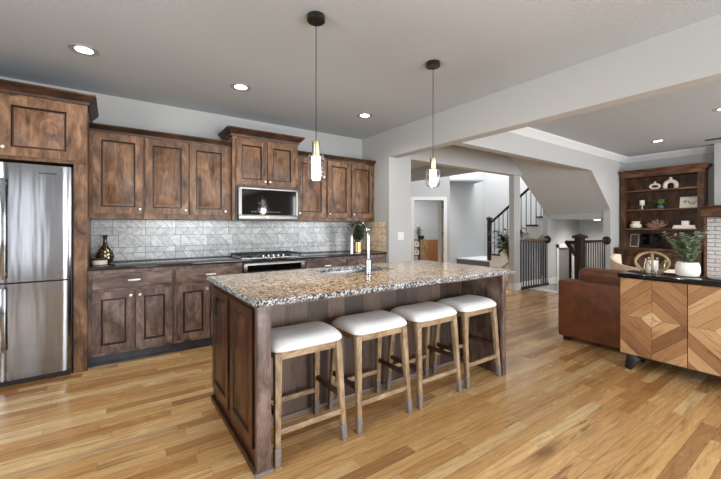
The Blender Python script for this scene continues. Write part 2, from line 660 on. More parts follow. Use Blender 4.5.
def pull(parent, x, y, z, L=0.10):
    b = MB().box(x - L / 2, x + L / 2, y - 0.030, y - 0.020, z - 0.009, z + 0.009, bev=0.003)
    for s in (-1, 1):
        b.box(x + s * (L / 2 - 0.012) - 0.005, x + s * (L / 2 - 0.012) + 0.005, y - 0.022, y + 0.001, z - 0.006, z + 0.006)
    return b.build('handle', 'nickel', parent)


def T():
    return (random.random(), random.random(), random.random())


# ------------------------------------------------------------------ the setting
CEIL = 2.69
WB = 0.078      # floorboard width


def boards(mb, x0, x1, y0, y1, z, mean=0.85):
    y = y0
    while y < y1 - 1e-4:
        ye = min(y + WB, y1)
        x = x0 - random.random() * mean
        while x < x1:
            L = mean * (0.45 + 1.2 * random.random())
            a, b = max(x, x0), min(x + L, x1)
            if b - a > 0.02:
                g = 0.0007
                mb.add([(a + g, y + g, z), (b - g, y + g, z), (b - g, ye - g, z), (a + g, ye - g, z)], [(0, 1, 2, 3)], 0, T())
            x += L
        y = ye


fl = MB()
for (x0, x1, y0, y1) in ((-2.6, 8.55, -3.3, 2.832), (-2.6, 3.71, 2.832, 4.658), (3.71, 7.03, 2.832, 4.077), (3.71, 8.9, 4.077, 9.8)):
    boards(fl, x0, x1, y0, y1, 0.0)
    fl.box(x0, x1, y0, y1, -0.06, -0.0015, 1)
struct(fl.build('floor', ['floorboards', 'gap'], fixn=False))
struct(MB().box(7.03, 9.40, 2.832, 4.05, -1.20, -1.14).build('floor_landing', 'pale_carpet'))

# kitchen wall and its end by the hall
struct(MB().box(-2.7, 3.28, 4.62, 4.74, 0, CEIL).build('wall_back', 'wall'))
struct(MB().box(3.28, 3.71, 3.94, 8.3, 0, CEIL).build('wall_kitchen_end', 'wall'))
struct(MB().box(-2.72, -2.6, 2.2, 4.74, 0, CEIL).box(-2.72, -2.6, -3.4, -0.2, 0, CEIL).box(-2.72, -2.6, -0.2, 2.2, 0, 0.62).box(-2.72, -2.6, -0.2, 2.2, 2.28, CEIL).build('wall_left', 'wall'))
struct(MB().box(3.28, 3.44, -3.4, 3.94, 2.30, CEIL).build('wall_beam', 'wall'))
# wall behind the viewer, with three window openings
wb = MB()
for a, b in ((-2.72, -1.65), (-0.85, 0.55), (3.25, 5.25), (8.25, 8.7)):
    wb.box(a, b, -3.45, -3.3, 0, CEIL)
for a, b, s, t in ((-1.65, -0.85, 0.25, 2.42), (0.55, 3.25, 0.10, 2.42), (5.25, 8.25, 0.45, 2.42)):
    wb.box(a, b, -3.45, -3.3, 0, s).box(a, b, -3.45, -3.3, t, CEIL)
struct(wb.build('wall_front', 'wall'))


def window(n, x0, x1, z0, z1, nx):
    f = MB()
    f.box(x0 - 0.07, x1 + 0.07, -3.31, -3.28, z1, z1 + 0.08).box(x0 - 0.07, x1 + 0.07, -3.31, -3.28, z0 - 0.08, z0)
    f.box(x0 - 0.07, x0, -3.31, -3.28, z0, z1).box(x1, x1 + 0.07, -3.31, -3.28, z0, z1)
    for k in range(nx + 1):
        x = x0 + (x1 - x0) * k / nx
        f.box(x - 0.03, x + 0.03, -3.35, -3.31, z0, z1)
    f.box(x0, x1, -3.35, -3.31, z0, z0 + 0.05).box(x0, x1, -3.35, -3.31, z1 - 0.05, z1)
    struct(f.build('window_%d' % n, 'white'))


window(1, -1.65, -0.85, 0.25, 2.42, 2)
window(2, 0.55, 3.25, 0.10, 2.42, 3)
window(3, 5.25, 8.25, 0.45, 2.42, 3)
f4 = MB()
for z in (0.62, 1.45, 2.28):
    f4.box(-2.66, -2.60, -0.2, 2.2, z - 0.03, z + 0.03)
for y in (-0.2, 0.6, 1.4, 2.2):
    f4.box(-2.66, -2.60, y - 0.03, y + 0.03, 0.62, 2.28)
struct(f4.build('window_4', 'white'))
# living room
struct(MB().box(8.55, 8.70, -3.4, 2.77, 0, CEIL).build('wall_right', 'wall'))
lw = MB().prism([(3.44, 2.30), (7.0, 2.30), (7.83, 1.615), (7.83, 0), (8.7, 0), (8.7, CEIL), (3.44, CEIL)], 2.77, 2.89)
struct(lw.build('wall_living', 'wall'))
cl = MB().box(-2.72, 8.7, -3.45, 4.74, CEIL, CEIL + 0.1).box(3.28, 6.10, 4.74, 9.9, CEIL, CEIL + 0.1)
struct(cl.build('ceiling', 'ceiling'))
# crown moulding in the living room
PRO = [(0, 0), (0.012, 0), (0.02, 0.02), (0.055, 0.06), (0.075, 0.085), (0.085, 0.10), (0.085, 0.11), (0, 0.11)]
cm = MB().prism([(2.77 - a, CEIL - 0.11 + b) for a, b in PRO], 3.44, 8.55, 'yz')
struct(cm.build('trim_1', 'white'))
cm = MB().prism([(8.55 - a, CEIL - 0.11 + b) for a, b in PRO], -3.3, 2.77, 'xz')
struct(cm.build('trim_2', 'white'))
# hall header and column
struct(MB().box(3.71, 6.76, 3.94, 4.09, 2.315, CEIL).build('wall_hall_header', 'wall'))
struct(MB().box(6.55, 6.76, 3.98, 4.09, 0, 2.315).build('wall_column', 'wall'))
bb = MB().box(6.535, 6.775, 3.965, 4.105, 0, 0.15, bev=0.004)
struct(bb.build('baseboard_column', 'white'))
struct(MB().box(6.0, 6.10, 4.09, 8.6, 2.41, CEIL).build('wall_foyer_header', 'wall'))
# foyer: diagonal wall with the doorway, in its own frame (s along the wall, n away from the viewer)
FD = Vector((0.5755, 0.8178, 0))
RD = Vector((0.8178, -0.5755, 0))


def dm(u, depth, z):
    """A point on the diagonal doorway wall: u metres along it, depth metres behind the plane 9.86 m out."""
    p = FD * (9.86 + depth) + RD * u
    return (p.x, p.y, z)


def dbox(mb, u0, u1, d0, d1, z0, z1, mi=0):
    vs = [dm(u, d, z) for z in (z0, z1) for (u, d) in ((u0, d0), (u1, d0), (u1, d1), (u0, d1))]
    return mb.add(vs, [(0, 1, 2, 3), (4, 5, 6, 7), (0, 1, 5, 4), (1, 2, 6, 5), (2, 3, 7, 6), (3, 0, 4, 7)], mi)


dwl = MB()
dbox(dwl, -0.6, 1.50, 0, 0.12, 0, 5.0)
dbox(dwl, 2.33, 2.50, 0, 0.12, 0, 5.0)
dbox(dwl, 1.50, 2.33, 0, 0.12, 2.03, 5.0)
struct(dwl.build('wall_foyer', 'wall'))
dt = MB()
dbox(dt, 1.41, 1.50, -0.02, 0.14, 0, 2.12)
dbox(dt, 2.33, 2.42, -0.02, 0.14, 0, 2.12)
dbox(dt, 1.50, 2.33, -0.02, 0.14, 2.03, 2.12)
d1 = struct(dt.build('door_1', 'white'))
for z in (0.3, 1.1, 1.85):
    h = MB()
    dbox(h, 2.318, 2.331, 0.03, 0.07, z - 0.05, z + 0.05)
    h.build('hinge', 'iron', d1)
# study behind the doorway
st = MB()
dbox(st, 0.6, 3.1, 2.9, 3.0, 0, 2.6)
dbox(st, 0.5, 0.6, 0.12, 3.0, 0, 2.6)
st.add([dm(u, d, z) for z in (0, 2.6) for (u, d) in ((2.42, 0.12), (2.50, 0.12), (3.15, 3.0), (3.07, 3.0))], [(0, 1, 2, 3), (4, 5, 6, 7), (0, 1, 5, 4), (1, 2, 6, 5), (2, 3, 7, 6), (3, 0, 4, 7)])
struct(st.build('wall_study', 'wall'))
sf = MB()
dbox(sf, 0.5, 3.5, -0.1, 3.0, -0.05, 0.001)
struct(sf.build('floor_study', 'floorboards'))
sc_ = MB()
dbox(sc_, 0.5, 3.5, 0.12, 3.0, 2.6, 2.65)
struct(sc_.build('ceiling_study', 'ceiling'))
# stairwell walls
struct(MB().box(7.62, 9.75, 6.85, 6.97, 0, 5.0).build('wall_stair_far', 'wall'))
struct(MB().box(9.60, 9.75, 4.1, 6.85, 0, 5.0).build('wall_stair_side', 'wall'))
struct(MB().box(6.0, 9.9, 4.0, 9.0, 5.0, 5.1).build('ceiling_stairwell', 'ceiling'))
struct(MB().box(6.0, 6.10, 4.09, 8.6, CEIL, 5.0).box(6.1, 9.75, 3.96, 4.05, 2.69, 5.0).build('wall_upper', 'wall'))
# underside of the upper flight, its fascia and the end toward the hall
sfm = MB()
A, B, Cc, D = Vector((6.53, 2.885, CEIL)), Vector((7.86, 2.885, 1.585)), Vector((6.28, 4.0, CEIL)), Vector((7.90, 4.0, 1.53))
NS = 14
vs, fs = [], []
for i in range(NS + 1):
    for j in range(NS + 1):
        p = (A.lerp(B, i / NS)).lerp(Cc.lerp(D, i / NS), j / NS)
        vs.append(p)
for i in range(NS):
    for j in range(NS):
        a = i * (NS + 1) + j
        fs.append((a, a + 1, a + NS + 2, a + NS + 1))
sfm.add(vs, fs)
sfm.add([B, D, (D.x, D.y, 1.45), (7.88, 2.885, 1.45)], [(0, 1, 2, 3)])
sfm.add([(7.88, 2.885, 1.45), (7.90, 4.0, 1.45), (9.40, 4.0, 1.45), (9.40, 2.885, 1.45)], [(0, 1, 2, 3)])
struct(sfm.build('ceiling_soffit', 'wall', fixn=False))
# wall between the stairwell down and the first flight, with a door on the lower landing
bw = MB().box(7.91, 8.36, 4.0, 4.11, -1.2, 1.60).box(9.02, 9.52, 4.0, 4.11, -1.2, 1.60).box(8.36, 9.02, 4.0, 4.11, 0.81, 1.60)
bw.box(7.91, 8.2, 4.02, 4.11, 1.6, 2.69)
struct(MB().box(6.76, 7.89, 4.13, 4.20, 0, 0.985).build('wall_rail', 'shaded_stair_gray'))
struct(MB().box(6.76, 7.89, 4.115, 4.13, 0, 0.12).build('baseboard_rail', 'white'))
struct(MB().box(6.67, 7.90, 4.0, 4.06, -1.2, -0.001).build('wall_well', 'wall'))
struct(bw.build('wall_lower_stair', 'wall'))
struct(MB().box(9.40, 9.52, 2.77, 4.0, -1.2, 1.45).build('wall_landing_far', 'wall'))
struct(MB().box(8.70, 9.40, 2.77, 2.89, -1.2, 1.45).build('wall_landing_near', 'wall'))
struct(MB().box(7.03, 8.7, 2.80, 2.889, -1.2, -0.001).build('wall_landing_low', 'wall'))
d2 = struct(MB().box(8.27, 8.36, 3.98, 4.10, -1.14, 0.89).box(9.02, 9.11, 3.98, 4.10, -1.14, 0.89).box(8.27, 9.11, 3.98, 4.10, 0.80, 0.89).build('door_2', 'white'))
MB().box(8.37, 9.01, 4.05, 4.09, -1.13, 0.80).build('leaf', 'door_gray', d2)
bb = MB().box(7.895, 8.27, 3.985, 4.0, -0.001, 0.14).box(7.895, 7.91, 3.985, 4.11, -0.001, 0.14)
struct(bb.build('baseboard_stair', 'white'))
bb = MB().box(8.7 - 0.16, 8.55, 2.60, 2.765, 0, 0.14).box(7.83, 8.55, 2.755, 2.77, 0, 0.14).box(7.815, 7.83, 2.755, 2.89, 0, 0.14)
struct(bb.build('baseboard_living', 'white'))
# backsplash: rows of slanted marble tiles
ROWS = [0.917, 0.999, 1.062, 1.192, 1.275, 1.366]


def splash(name, lo, hi, place, mats):
    mb = MB()
    g = 0.0022
    x = lo
    for r in range(len(ROWS) - 1):
        z0, z1 = ROWS[r] + g, ROWS[r + 1] - g
        h = z1 - z0
        sl = (h if r % 2 == 0 else -h) * 0.85
        p0 = math.floor(lo / 0.30) * 0.30 + (0.05 if r == 2 else 0.0)
        while p0 < hi:
            cuts = [p0, p0 + 0.15, p0 + 0.30]
            # each 30 cm panel: trapezoid | parallelogram | trapezoid
            e = [(p0, p0), (p0 + 0.10 - sl / 2, p0 + 0.10 + sl / 2), (p0 + 0.20 - sl / 2, p0 + 0.20 + sl / 2), (p0 + 0.30, p0 + 0.30)]
            for k in range(3):
                q = [(e[k][0] + g, z1), (e[k + 1][0] - g, z1), (e[k + 1][1] - g, z0), (e[k][1] + g, z0)]
                q = [(min(max(a, lo), hi), b) for a, b in q]
                if max(a for a, b in q) - min(a for a, b in q) > 0.004:
                    tn = T()
                    vs = [place(a, b, 0.0025) for a, b in q]
                    mb.add(vs, [(0, 1, 2, 3)], 0, tn)
            p0 += 0.30
    vs = [place(a, b, c) for c in (-0.008, 0.0018) for a, b in ((lo, ROWS[0]), (hi, ROWS[0]), (hi, ROWS[-1]), (lo, ROWS[-1]))]
    mb.add(vs, [(0, 1, 2, 3), (4, 5, 6, 7), (0, 1, 5, 4), (1, 2, 6, 5), (2, 3, 7, 6), (3, 0, 4, 7)], 1)
    return struct(mb.build(name, mats))


splash('wall_backsplash', -0.185, 3.275, lambda a, b, c: (a, 4.612 - c, b), ['tile', 'grout'])
splash('wall_side_backsplash', 3.985, 4.605, lambda a, b, c: (3.272 - c, a, b), ['tan_tile', 'grout'])

# ------------------------------------------------------------------ kitchen cabinets along the wall
CROWN = [(0, 0), (0.010, 0), (0.014, 0.018), (0.028, 0.030), (0.046, 0.052), (0.052, 0.056), (0.052, 0.068), (0, 0.068)]


def crown(parent, x0, x1, y, z, k=1.0, left=None, right=None, name='crown_moulding', mat='crown'):
    """Moulding along the front of a cabinet; left/right give the y to which it returns along that side."""
    mb = MB()
    xa0, xa1 = x0, x1
    n = len(CROWN)
    ends = []
    for a, b in CROWN:
        a, b = a * k, b * k
        row = []
        if left is not None:
            row.append((x0 - a, left, z + b))
        row.append((x0 - (a if left is not None else 0), y - a, z + b))
        row.append((x1 + (a if right is not None else 0), y - a, z + b))
        if right is not None:
            row.append((x1 + a, right, z + b))
        ends.append(row)
    m = len(ends[0])
    vs = [p for row in ends for p in row]
    fs = []
    for i in range(n):
        i2 = (i + 1) % n
        for j in range(m - 1):
            fs.append((i * m + j, i * m + j + 1, i2 * m + j + 1, i2 * m + j))
    fs.append(tuple(i * m for i in range(n)))
    fs.append(tuple(i * m + m - 1 for i in range(n)))
    mb.add(vs, fs)
    return mb.build(name, mat, parent)


def upper(x0, x1, doors, label, z0=1.367, z1=2.222, y=4.29, dz0=1.42, dz1=2.205, knobs=(), k=1.0, crown_l=None, crown_r=None, ytop=None, body=None):
    t = thing('wall_cabinet', ((x0 + x1) / 2, 4.6, z0), label, 'cabinet', 'wall cabinets')
    b = body or MB().box(x0, x1, y, 4.61, z0, z1)
    b.build('body', 'alder', t)
    crown(t, x0, x1, y, z1 - 0.004, k, crown_l, crown_r)
    for (a, c), kx in zip(doors, knobs):
        d = MB().raised(face_ny(y - 0.0005), a, c, dz0, dz1).build('door', ['alder', 'glaze'], t)
        knob(d, kx, y - 0.02, dz0 + 0.045)
    return t


upper(-0.185, 0.262, [(-0.160, 0.252)], 'single-door brown wall cabinet next to the refrigerator', knobs=(0.225,))
upper(0.264, 1.138, [(0.276, 0.678), (0.694, 1.098)], 'double-door brown wall cabinet between the fridge end cabinet and the microwave', knobs=(0.652, 1.070))
mc = MB().box(1.14, 1.97, 4.22, 4.61, 1.772, 2.352).box(1.14, 1.172, 4.22, 4.61, 1.367, 1.772).box(1.955, 1.97, 4.22, 4.61, 1.367, 1.772)
upper(1.14, 1.97, [(1.178, 1.548), (1.558, 1.930)], 'taller brown wall cabinet above the microwave', z1=2.355, y=4.22, dz0=1.79, dz1=2.325, knobs=(1.522, 1.584), k=1.35, crown_l=4.60, crown_r=4.60, body=mc)
upper(1.972, 2.428, [(1.990, 2.416)], 'single-door brown wall cabinet just past the microwave', knobs=(2.018,))
upper(2.430, 3.27, [(2.446, 2.826), (2.848, 3.236)], 'double-door brown wall cabinet in the corner above the gold-potted plant', knobs=(2.474, 2.876))

# cabinet over and beside the refrigerator
t = thing('fridge_cabinet', (-0.75, 4.6, 0), 'tall brown cabinet surround over and beside the refrigerator', 'cabinet')
MB().box(-1.32, -0.187, 3.97, 4.61, 1.835, 2.375).build('body', 'alder', t)
MB().box(-0.283, -0.187, 3.97, 4.61, 0, 1.835).build('side_panel', 'alder', t)
MB().box(-1.32, -1.225, 3.97, 4.61, 0, 1.835).build('side_panel', 'alder', t)
crown(t, -1.32, -0.187, 3.97, 2.368, 1.25, 4.60, 4.60)
for a, c, kx in ((-1.25, -0.762, -0.79), (-0.748, -0.258, -0.718)):
    d = MB().raised(face_ny(3.9695), a, c, 1.862, 2.345, fr=0.072).build('door', ['alder', 'glaze'], t)
    knob(d, kx, 3.95, 1.925)


def base_cab(x0, x1, doors, drawers, label, knobs, pulls):
    t = thing('base_cabinet', ((x0 + x1) / 2, 4.6, 0), label, 'cabinet', 'base cabinets')
    MB().box(x0, x1, 4.012, 4.60, 0.10, 0.884).build('body', 'alder_low', t)
    MB().box(x0, x1, 4.065, 4.10, 0, 0.10).box(x0, x1, 4.052, 4.066, 0.0, 0.018).build('toe_kick', 'toe', t)
    for (a, c), kx in zip(doors, knobs):
        d = MB().raised(face_ny(4.0115), a, c, 0.128, 0.683, t=0.018).build('door', ['alder_low', 'glaze'], t)
        knob(d, kx, 3.994, 0.635, r=0.016)
    for a, c in drawers:
        d = MB().raised(face_ny(4.0115), a, c, 0.712, 0.850, t=0.016, flat=True).build('drawer', 'alder_low_x', t)
        if pulls:
            pull(d, (a + c) / 2, 3.993, 0.782)
    return t


base_cab(-0.185, 0.504, [(-0.155, 0.168), (0.182, 0.490)], [(-0.155, 0.490)], 'double-door base cabinet with one wide drawer beside the refrigerator', (0.138, 0.212), True)
base_cab(0.506, 1.194, [(0.524, 0.846), (0.858, 1.18)], [(0.524, 1.18)], 'double-door base cabinet partly hidden by the island corner', (0.815, 0.889), True)
base_cab(1.972, 2.584, [(1.985, 2.275), (2.285, 2.572)], [(1.985, 2.572)], 'base cabinet between the oven and the corner cabinet, behind the island sink', (2.245, 2.315), True)
base_cab(2.586, 3.27, [(2.600, 2.925), (2.935, 3.255)], [(2.600, 3.255)], 'corner base cabinet under the gold-potted plant', (2.895, 2.965), True)
tag(MB().box(-0.185, 3.275, 3.985, 4.612, 0.885, 0.915, bev=0.004).build('worktop', 'dark_counter'), 'polished black worktop running along the tiled wall', 'worktop')

# refrigerator
t = thing('refrigerator', (-0.75, 4.3, 0), 'stainless steel refrigerator with doors above and below', 'refrigerator')
MB().box(-1.205, -0.292, 3.985, 4.58, 0.02, 1.80).box(-1.19, -0.31, 4.0, 4.5, 0, 0.03).build('body', 'black', t)


def fridge_door(x0, x1, z0, z1, bulge):
    n = 16
    mb = MB()
    vs, fs = [], []
    for i in range(n + 1):
        s = i / n
        x = x0 + (x1 - x0) * s
        X = (x + 0.751) / 0.454
        e = min(s, 1 - s) * (x1 - x0)
        rr = 0.012
        edge = 0.0 if e > rr else rr - math.sqrt(max(0, rr * rr - (rr - e) ** 2))
        yf = 3.912 + bulge * X * X + edge
        for y, z in ((3.984, z0), (yf, z0), (yf, z1), (3.984, z1)):
            vs.append((x, y, z))
    for i in range(n):
        for k in range(4):
            k2 = (k + 1) % 4
            fs.append((i * 4 + k, i * 4 + k2, i * 4 + 4 + k2, i * 4 + 4 + k))
    fs += [(0, 1, 2, 3), tuple(n * 4 + k for k in range(4))]
    return mb.add(vs, fs)


for x0, x1, hx in ((-1.205, -0.756, -0.80), (-0.746, -0.297, -0.7065)):
    for z0, z1, h0, h1 in ((0.838, 1.800, 0.87, 1.672), (0.055, 0.826, 0.297, 0.80)):
        d = fridge_door(x0, x1, z0, z1, 0.016).build('door', 'fridge', t)
        hb = MB().box(hx - 0.016, hx + 0.016, 3.862, 3.876, h0, h1, bev=0.005)
        for hz in (h0 + 0.04, h1 - 0.04):
            hb.box(hx - 0.008, hx + 0.008, 3.875, 3.915, hz - 0.012, hz + 0.012)
        hb.build('handle', 'chrome', d)
em = MB()
for i in range(9):
    x = -0.50 + i * 0.0125
    em.box(x, x + 0.009, 3.914, 3.921, 1.726, 1.736)
em.build('badge', 'black', t)
MB().box(-1.195, -0.305, 3.94, 4.0, 0.012, 0.05).build('kick_grille', 'black', t)

# microwave
t = thing('microwave', (1.565, 4.4, 1.367), 'stainless built-in microwave with black glass under the wall cabinet', 'microwave')
MB().box(1.176, 1.952, 4.215, 4.60, 1.366, 1.768).build('body', 'black', t)
fr = MB().box(1.200, 1.952, 4.175, 4.215, 1.372, 1.432, bev=0.004).box(1.200, 1.952, 4.175, 4.215, 1.732, 1.762, bev=0.004)
fr.box(1.200, 1.236, 4.175, 4.215, 1.43, 1.735).box(1.925, 1.952, 4.175, 4.215, 1.43, 1.735)
fr.build('frame', 'dim_steel', t)
MB().box(1.232, 1.928, 4.183, 4.20, 1.43, 1.735).build('glass_door', 'black_gloss', t)
cp_ = MB()
for i in range(10):
    x = 1.35 + i * 0.038
    cp_.box(x, x + 0.022, 4.1815, 4.1835, 1.462, 1.472)
cp_.build('control_marks', 'cap', t)
MB().box(1.535, 1.563, 4.172, 4.176, 1.388, 1.416).build('badge', 'brass', t)

# oven under the cooktop
t = thing('oven', (1.58, 4.4, 0.0), 'stainless built-in oven under the cooktop with black control display', 'oven')
MB().box(1.196, 1.970, 4.015, 4.58, 0.02, 0.882).build('body', 'black', t)
MB().box(1.205, 1.962, 3.988, 4.015, 0.742, 0.868, bev=0.004).box(1.205, 1.962, 3.988, 4.015, 0.11, 0.73, bev=0.004).build('front_panel', 'dim_steel', t)
MB().box(1.245, 1.905, 3.982, 3.990, 0.775, 0.845).build('display', 'black_gloss', t)
MB().box(1.30, 1.87, 3.984, 3.990, 0.20, 0.60).build('window', 'black_gloss', t)
MB().tube([(1.26, 3.94, 0.70), (1.90, 3.94, 0.70)], 0.012, 10).box(1.28, 1.30, 3.94, 3.99, 0.692, 0.708).box(1.86, 1.88, 3.94, 3.99, 0.692, 0.708).build('handle', 'steel', t)

# cooktop
t = thing('cooktop', (1.58, 4.3, 0.915), 'gas cooktop with black iron grates and a row of silver knobs', 'cooktop')
MB().box(1.19, 1.965, 4.03, 4.53, 0.9145, 0.926, bev=0.004).build('tray', 'steel', t)
for gx in (1.21, 1.46, 1.71):
    g = MB()
    a, b, y0, y1 = gx, gx + 0.235, 4.10, 4.51
    for (p, q) in (((a, y0), (b, y0)), ((a, y1), (b, y1)), ((a, y0), (a, y1)), ((b, y0), (b, y1)), ((a, (y0 + y1) / 2), (b, (y0 + y1) / 2)), (((a + b) / 2, y0), ((a + b) / 2, y1))):
        g.bar((p[0], p[1], 0.953), (q[0], q[1], 0.953), 0.014, 0.016)
    for px_ in (a, b):
        for py in (y0, y1):
            g.box(px_ - 0.009, px_ + 0.009, py - 0.009, py + 0.009, 0.924, 0.955)
    g.build('grate', 'iron', t)
for bx, by in ((1.33, 4.20), (1.33, 4.41), (1.58, 4.31), (1.83, 4.20), (1.83, 4.41)):
    MB().lathe((bx, by, 0.925), [(0.045, 0), (0.045, 0.008), (0.032, 0.010), (0.032, 0.018), (0.0, 0.020)], 18).build('burner', 'iron', t)
for i in range(5):
    MB().lathe((1.455 + i * 0.062, 4.066, 0.926), [(0.018, 0), (0.018, 0.004), (0.014, 0.006), (0.013, 0.026), (0.0, 0.028)], 14).build('knob', 'chrome', t)


# outlets and switch
def outlet(x, z, label, w=0.075, h=0.115, slots='h', mat='outlet', name='wall_outlet', place=None, cat='outlet'):
    t = thing(name, place(x, z, 0), label, cat)
    vs = lambda a0, a1, b0, b1, c0, c1: [place(a, b, c) for c in (c0, c1) for a, b in ((a0, b0), (a1, b0), (a1, b1), (a0, b1))]
    F = [(0, 1, 2, 3), (4, 5, 6, 7), (0, 1, 5, 4), (1, 2, 6, 5), (2, 3, 7, 6), (3, 0, 4, 7)]
    MB().add(vs(x - w / 2, x + w / 2, z - h / 2, z + h / 2, 0, 0.006), F).build('plate', mat, t)
    n = 2
    for s in (-1, 1):
        if w > h * 0.9:
            MB().add(vs(x + s * w * 0.22 - 0.016, x + s * w * 0.22 + 0.016, z - 0.033, z + 0.033, 0.004, 0.009), F).build('rocker' if slots == 's' else 'socket', mat, t)
        else:
            MB().add(vs(x - 0.016, x + 0.016, z + s * h * 0.2 - 0.014, z + s * h * 0.2 + 0.014, 0.004, 0.008), F).build('socket', mat, t)
    return t


bk = lambda a, b, c: (a, 4.6085 - c, b)
outlet(2.222, 1.165, 'white outlet plate set sideways in the tiled wall past the microwave', 0.115, 0.07, place=bk)
outlet(0.115, 1.163, 'marble-patterned outlet plate in the tiled wall near the brown vase', 0.115, 0.08, mat='tile', place=bk)
outlet(4.20, 1.16, 'tan outlet plate on the beige tile of the side wall', 0.115, 0.08, mat='tan_tile', place=lambda a, b, c: (3.269 - c, a, b))
outlet(3.505, 1.15, 'white double light switch on the grey wall end beside the doorway', 0.115, 0.115, slots='s', name='light_switch', cat='switch', place=lambda a, b, c: (a, 3.94 - c, b))

# ------------------------------------------------------------------ island
t = thing('kitchen_island', (1.7, 2.3, 0), 'dark wood kitchen island with panelled end and open seating side', 'island')
isl = t
MB().box(0.64, 2.76, 2.245, 2.775, 0.0, 0.68).box(0.64, 1.30, 2.245, 2.775, 0.68, 0.884).box(2.08, 2.76, 2.245, 2.775, 0.68, 0.884).box(1.30, 2.08, 2.245, 2.29, 0.68, 0.884).box(1.30, 2.08, 2.745, 2.775, 0.68, 0.884).build('body', 'island_side', t)
MB().box(0.612, 0.66, 1.805, 2.775, 0.0, 0.884).build('end_panel', 'island_side', t)
MB().box(2.758, 2.795, 1.79, 2.775, 0.0, 0.884).build('end_panel', 'alder_low', t)
MB().box(0.604, 0.678, 1.775, 1.812, 0.0, 0.884, bev=0.003).build('corner_post', 'alder_low', t)  # paler than the end panel, direct window light put into its colour
MB().box(2.752, 2.800, 1.775, 1.80, 0.0, 0.884, bev=0.003).build('corner_post', 'alder_low', t)
for a, c in ((1.845, 2.265), (2.33, 2.745)):
    MB().raised(face_nx(0.6125), a, c, 0.11, 0.845, t=0.014, fr=0.055).build('raised_panel', ['island_side', 'glaze'], t)
MB().box(0.594, 0.612, 1.775, 2.78, 0, 0.035, bev=0.004).build('shoe_moulding', 'island_side', t)
MB().box(0.590, 0.684, 1.765, 1.78, 0, 0.022, bev=0.003).box(0.678, 2.745, 2.212, 2.226, 0, 0.022, bev=0.003).build('shoe_moulding', 'cap', t)
rb = MB()
x = 0.66
while x < 2.758:
    wd = random.choice((0.11, 0.14, 0.17))
    e = min(x + wd, 2.758)
    rb.box(x + 0.0006, e - 0.0006, 2.225, 2.246, 0.0, 0.884, 0, 0.0, tone=T())
    x = e
rb.build('back_panel', 'recess', t)
MB().box(0.594, 0.6005, 2.62, 2.69, 0.66, 0.775, bev=0.002).build('outlet_plate', 'iron', t)
MB().box(0.66, 2.745, 1.79, 1.815, 0.86, 0.884).build('apron', 'alder_low_x', t)
# the stone top, with a hole for the sink
OX0, OX1, OY0, OY1 = 0.577, 2.825, 1.715, 2.80
SX0, SX1, SY0, SY1 = 1.36, 2.02, 2.33, 2.71


def ring(mb, z0, z1, jag=0.0):
    n = 90

    def edge(p, q, k):
        return [(p[0] + (q[0] - p[0]) * i / k, p[1] + (q[1] - p[1]) * i / k) for i in range(k)]
    cs = [(OX0, OY0), (OX1, OY0), (OX1, OY1), (OX0, OY1)]
    cen = ((OX0 + OX1) / 2, (OY0 + OY1) / 2)
    hs = [(SX0, SY0), (SX1, SY0), (SX1, SY1), (SX0, SY1)]
    top = [(c[0], c[1], z1) for c in cs] + [(h[0], h[1], z1) for h in hs]
    bot = [(a, b, z0) for a, b, _ in top]
    mb.add(top, [(i, (i + 1) % 4, 4 + (i + 1) % 4, 4 + i) for i in range(4)], 0)
    mb.add(bot, [(i, (i + 1) % 4, 4 + (i + 1) % 4, 4 + i) for i in range(4)], 0)
    mb.add([top[4 + i] for i in range(4)] + [bot[4 + i] for i in range(4)], [(i, (i + 1) % 4, 4 + (i + 1) % 4, 4 + i) for i in range(4)], 1)
    # chiselled outer edge
    lay = [z1, z1 - 0.008, (z0 + z1) / 2, z0 + 0.008, z0]
    loop = []
    for i in range(4):
        loop += edge(cs[i], cs[(i + 1) % 4], n if i % 2 == 0 else n // 2)
    N = len(loop)
    vs = []
    for li, z in enumerate(lay):
        for (a, b) in loop:
            j = 0 if li in (0, 4) else (0.002 + 0.007 * random.random())
            dx = -1 if a <= OX0 + 1e-6 else (1 if a >= OX1 - 1e-6 else 0)
            dy = -1 if b <= OY0 + 1e-6 else (1 if b >= OY1 - 1e-6 else 0)
            vs.append((a + dx * j, b + dy * j, z))
    fs = []
    for li in range(len(lay) - 1):
        for k in range(N):
            fs.append((li * N + k, li * N + (k + 1) % N, (li + 1) * N + (k + 1) % N, (li + 1) * N + k))
    mb.add(vs, fs, 1)
    return mb


tag(ring(MB(), 0.885, 0.917).build('stone_worktop', ['granite', 'granite_edge']), 'speckled beige granite top with chiselled edge on the island', 'worktop')
t = thing('sink', (1.69, 2.52, 0.70), 'stainless steel sink set into the granite island top', 'sink')
sb = MB()
a0, a1, b0, b1 = SX0 - 0.004, SX1 + 0.004, SY0 - 0.004, SY1 + 0.004
zt, zb = 0.884, 0.70
o = [(a0, b0), (a1, b0), (a1, b1), (a0, b1)]
i_ = [(a0 + 0.02, b0 + 0.02), (a1 - 0.02, b0 + 0.02), (a1 - 0.02, b1 - 0.02), (a0 + 0.02, b1 - 0.02)]
vs = [(a, b, zt) for a, b in o] + [(a, b, zb) for a, b in i_] + [(a, b, zt - 0.002) for a, b in [(a0 - 0.02, b0 - 0.02), (a1 + 0.02, b0 - 0.02), (a1 + 0.02, b1 + 0.02), (a0 - 0.02, b1 + 0.02)]]
sb.add(vs, [(k, (k + 1) % 4, 4 + (k + 1) % 4, 4 + k) for k in range(4)] + [(4, 5, 6, 7)] + [(k, (k + 1) % 4, 8 + (k + 1) % 4, 8 + k) for k in range(4)])
sb.build('basin', 'steel', t, fixn=False)
MB().lathe((1.69, 2.53, 0.7005), [(0.05, 0), (0.05, 0.004), (0.03, 0.005), (0.0, 0.003)], 18).build('drain', 'chrome', t)

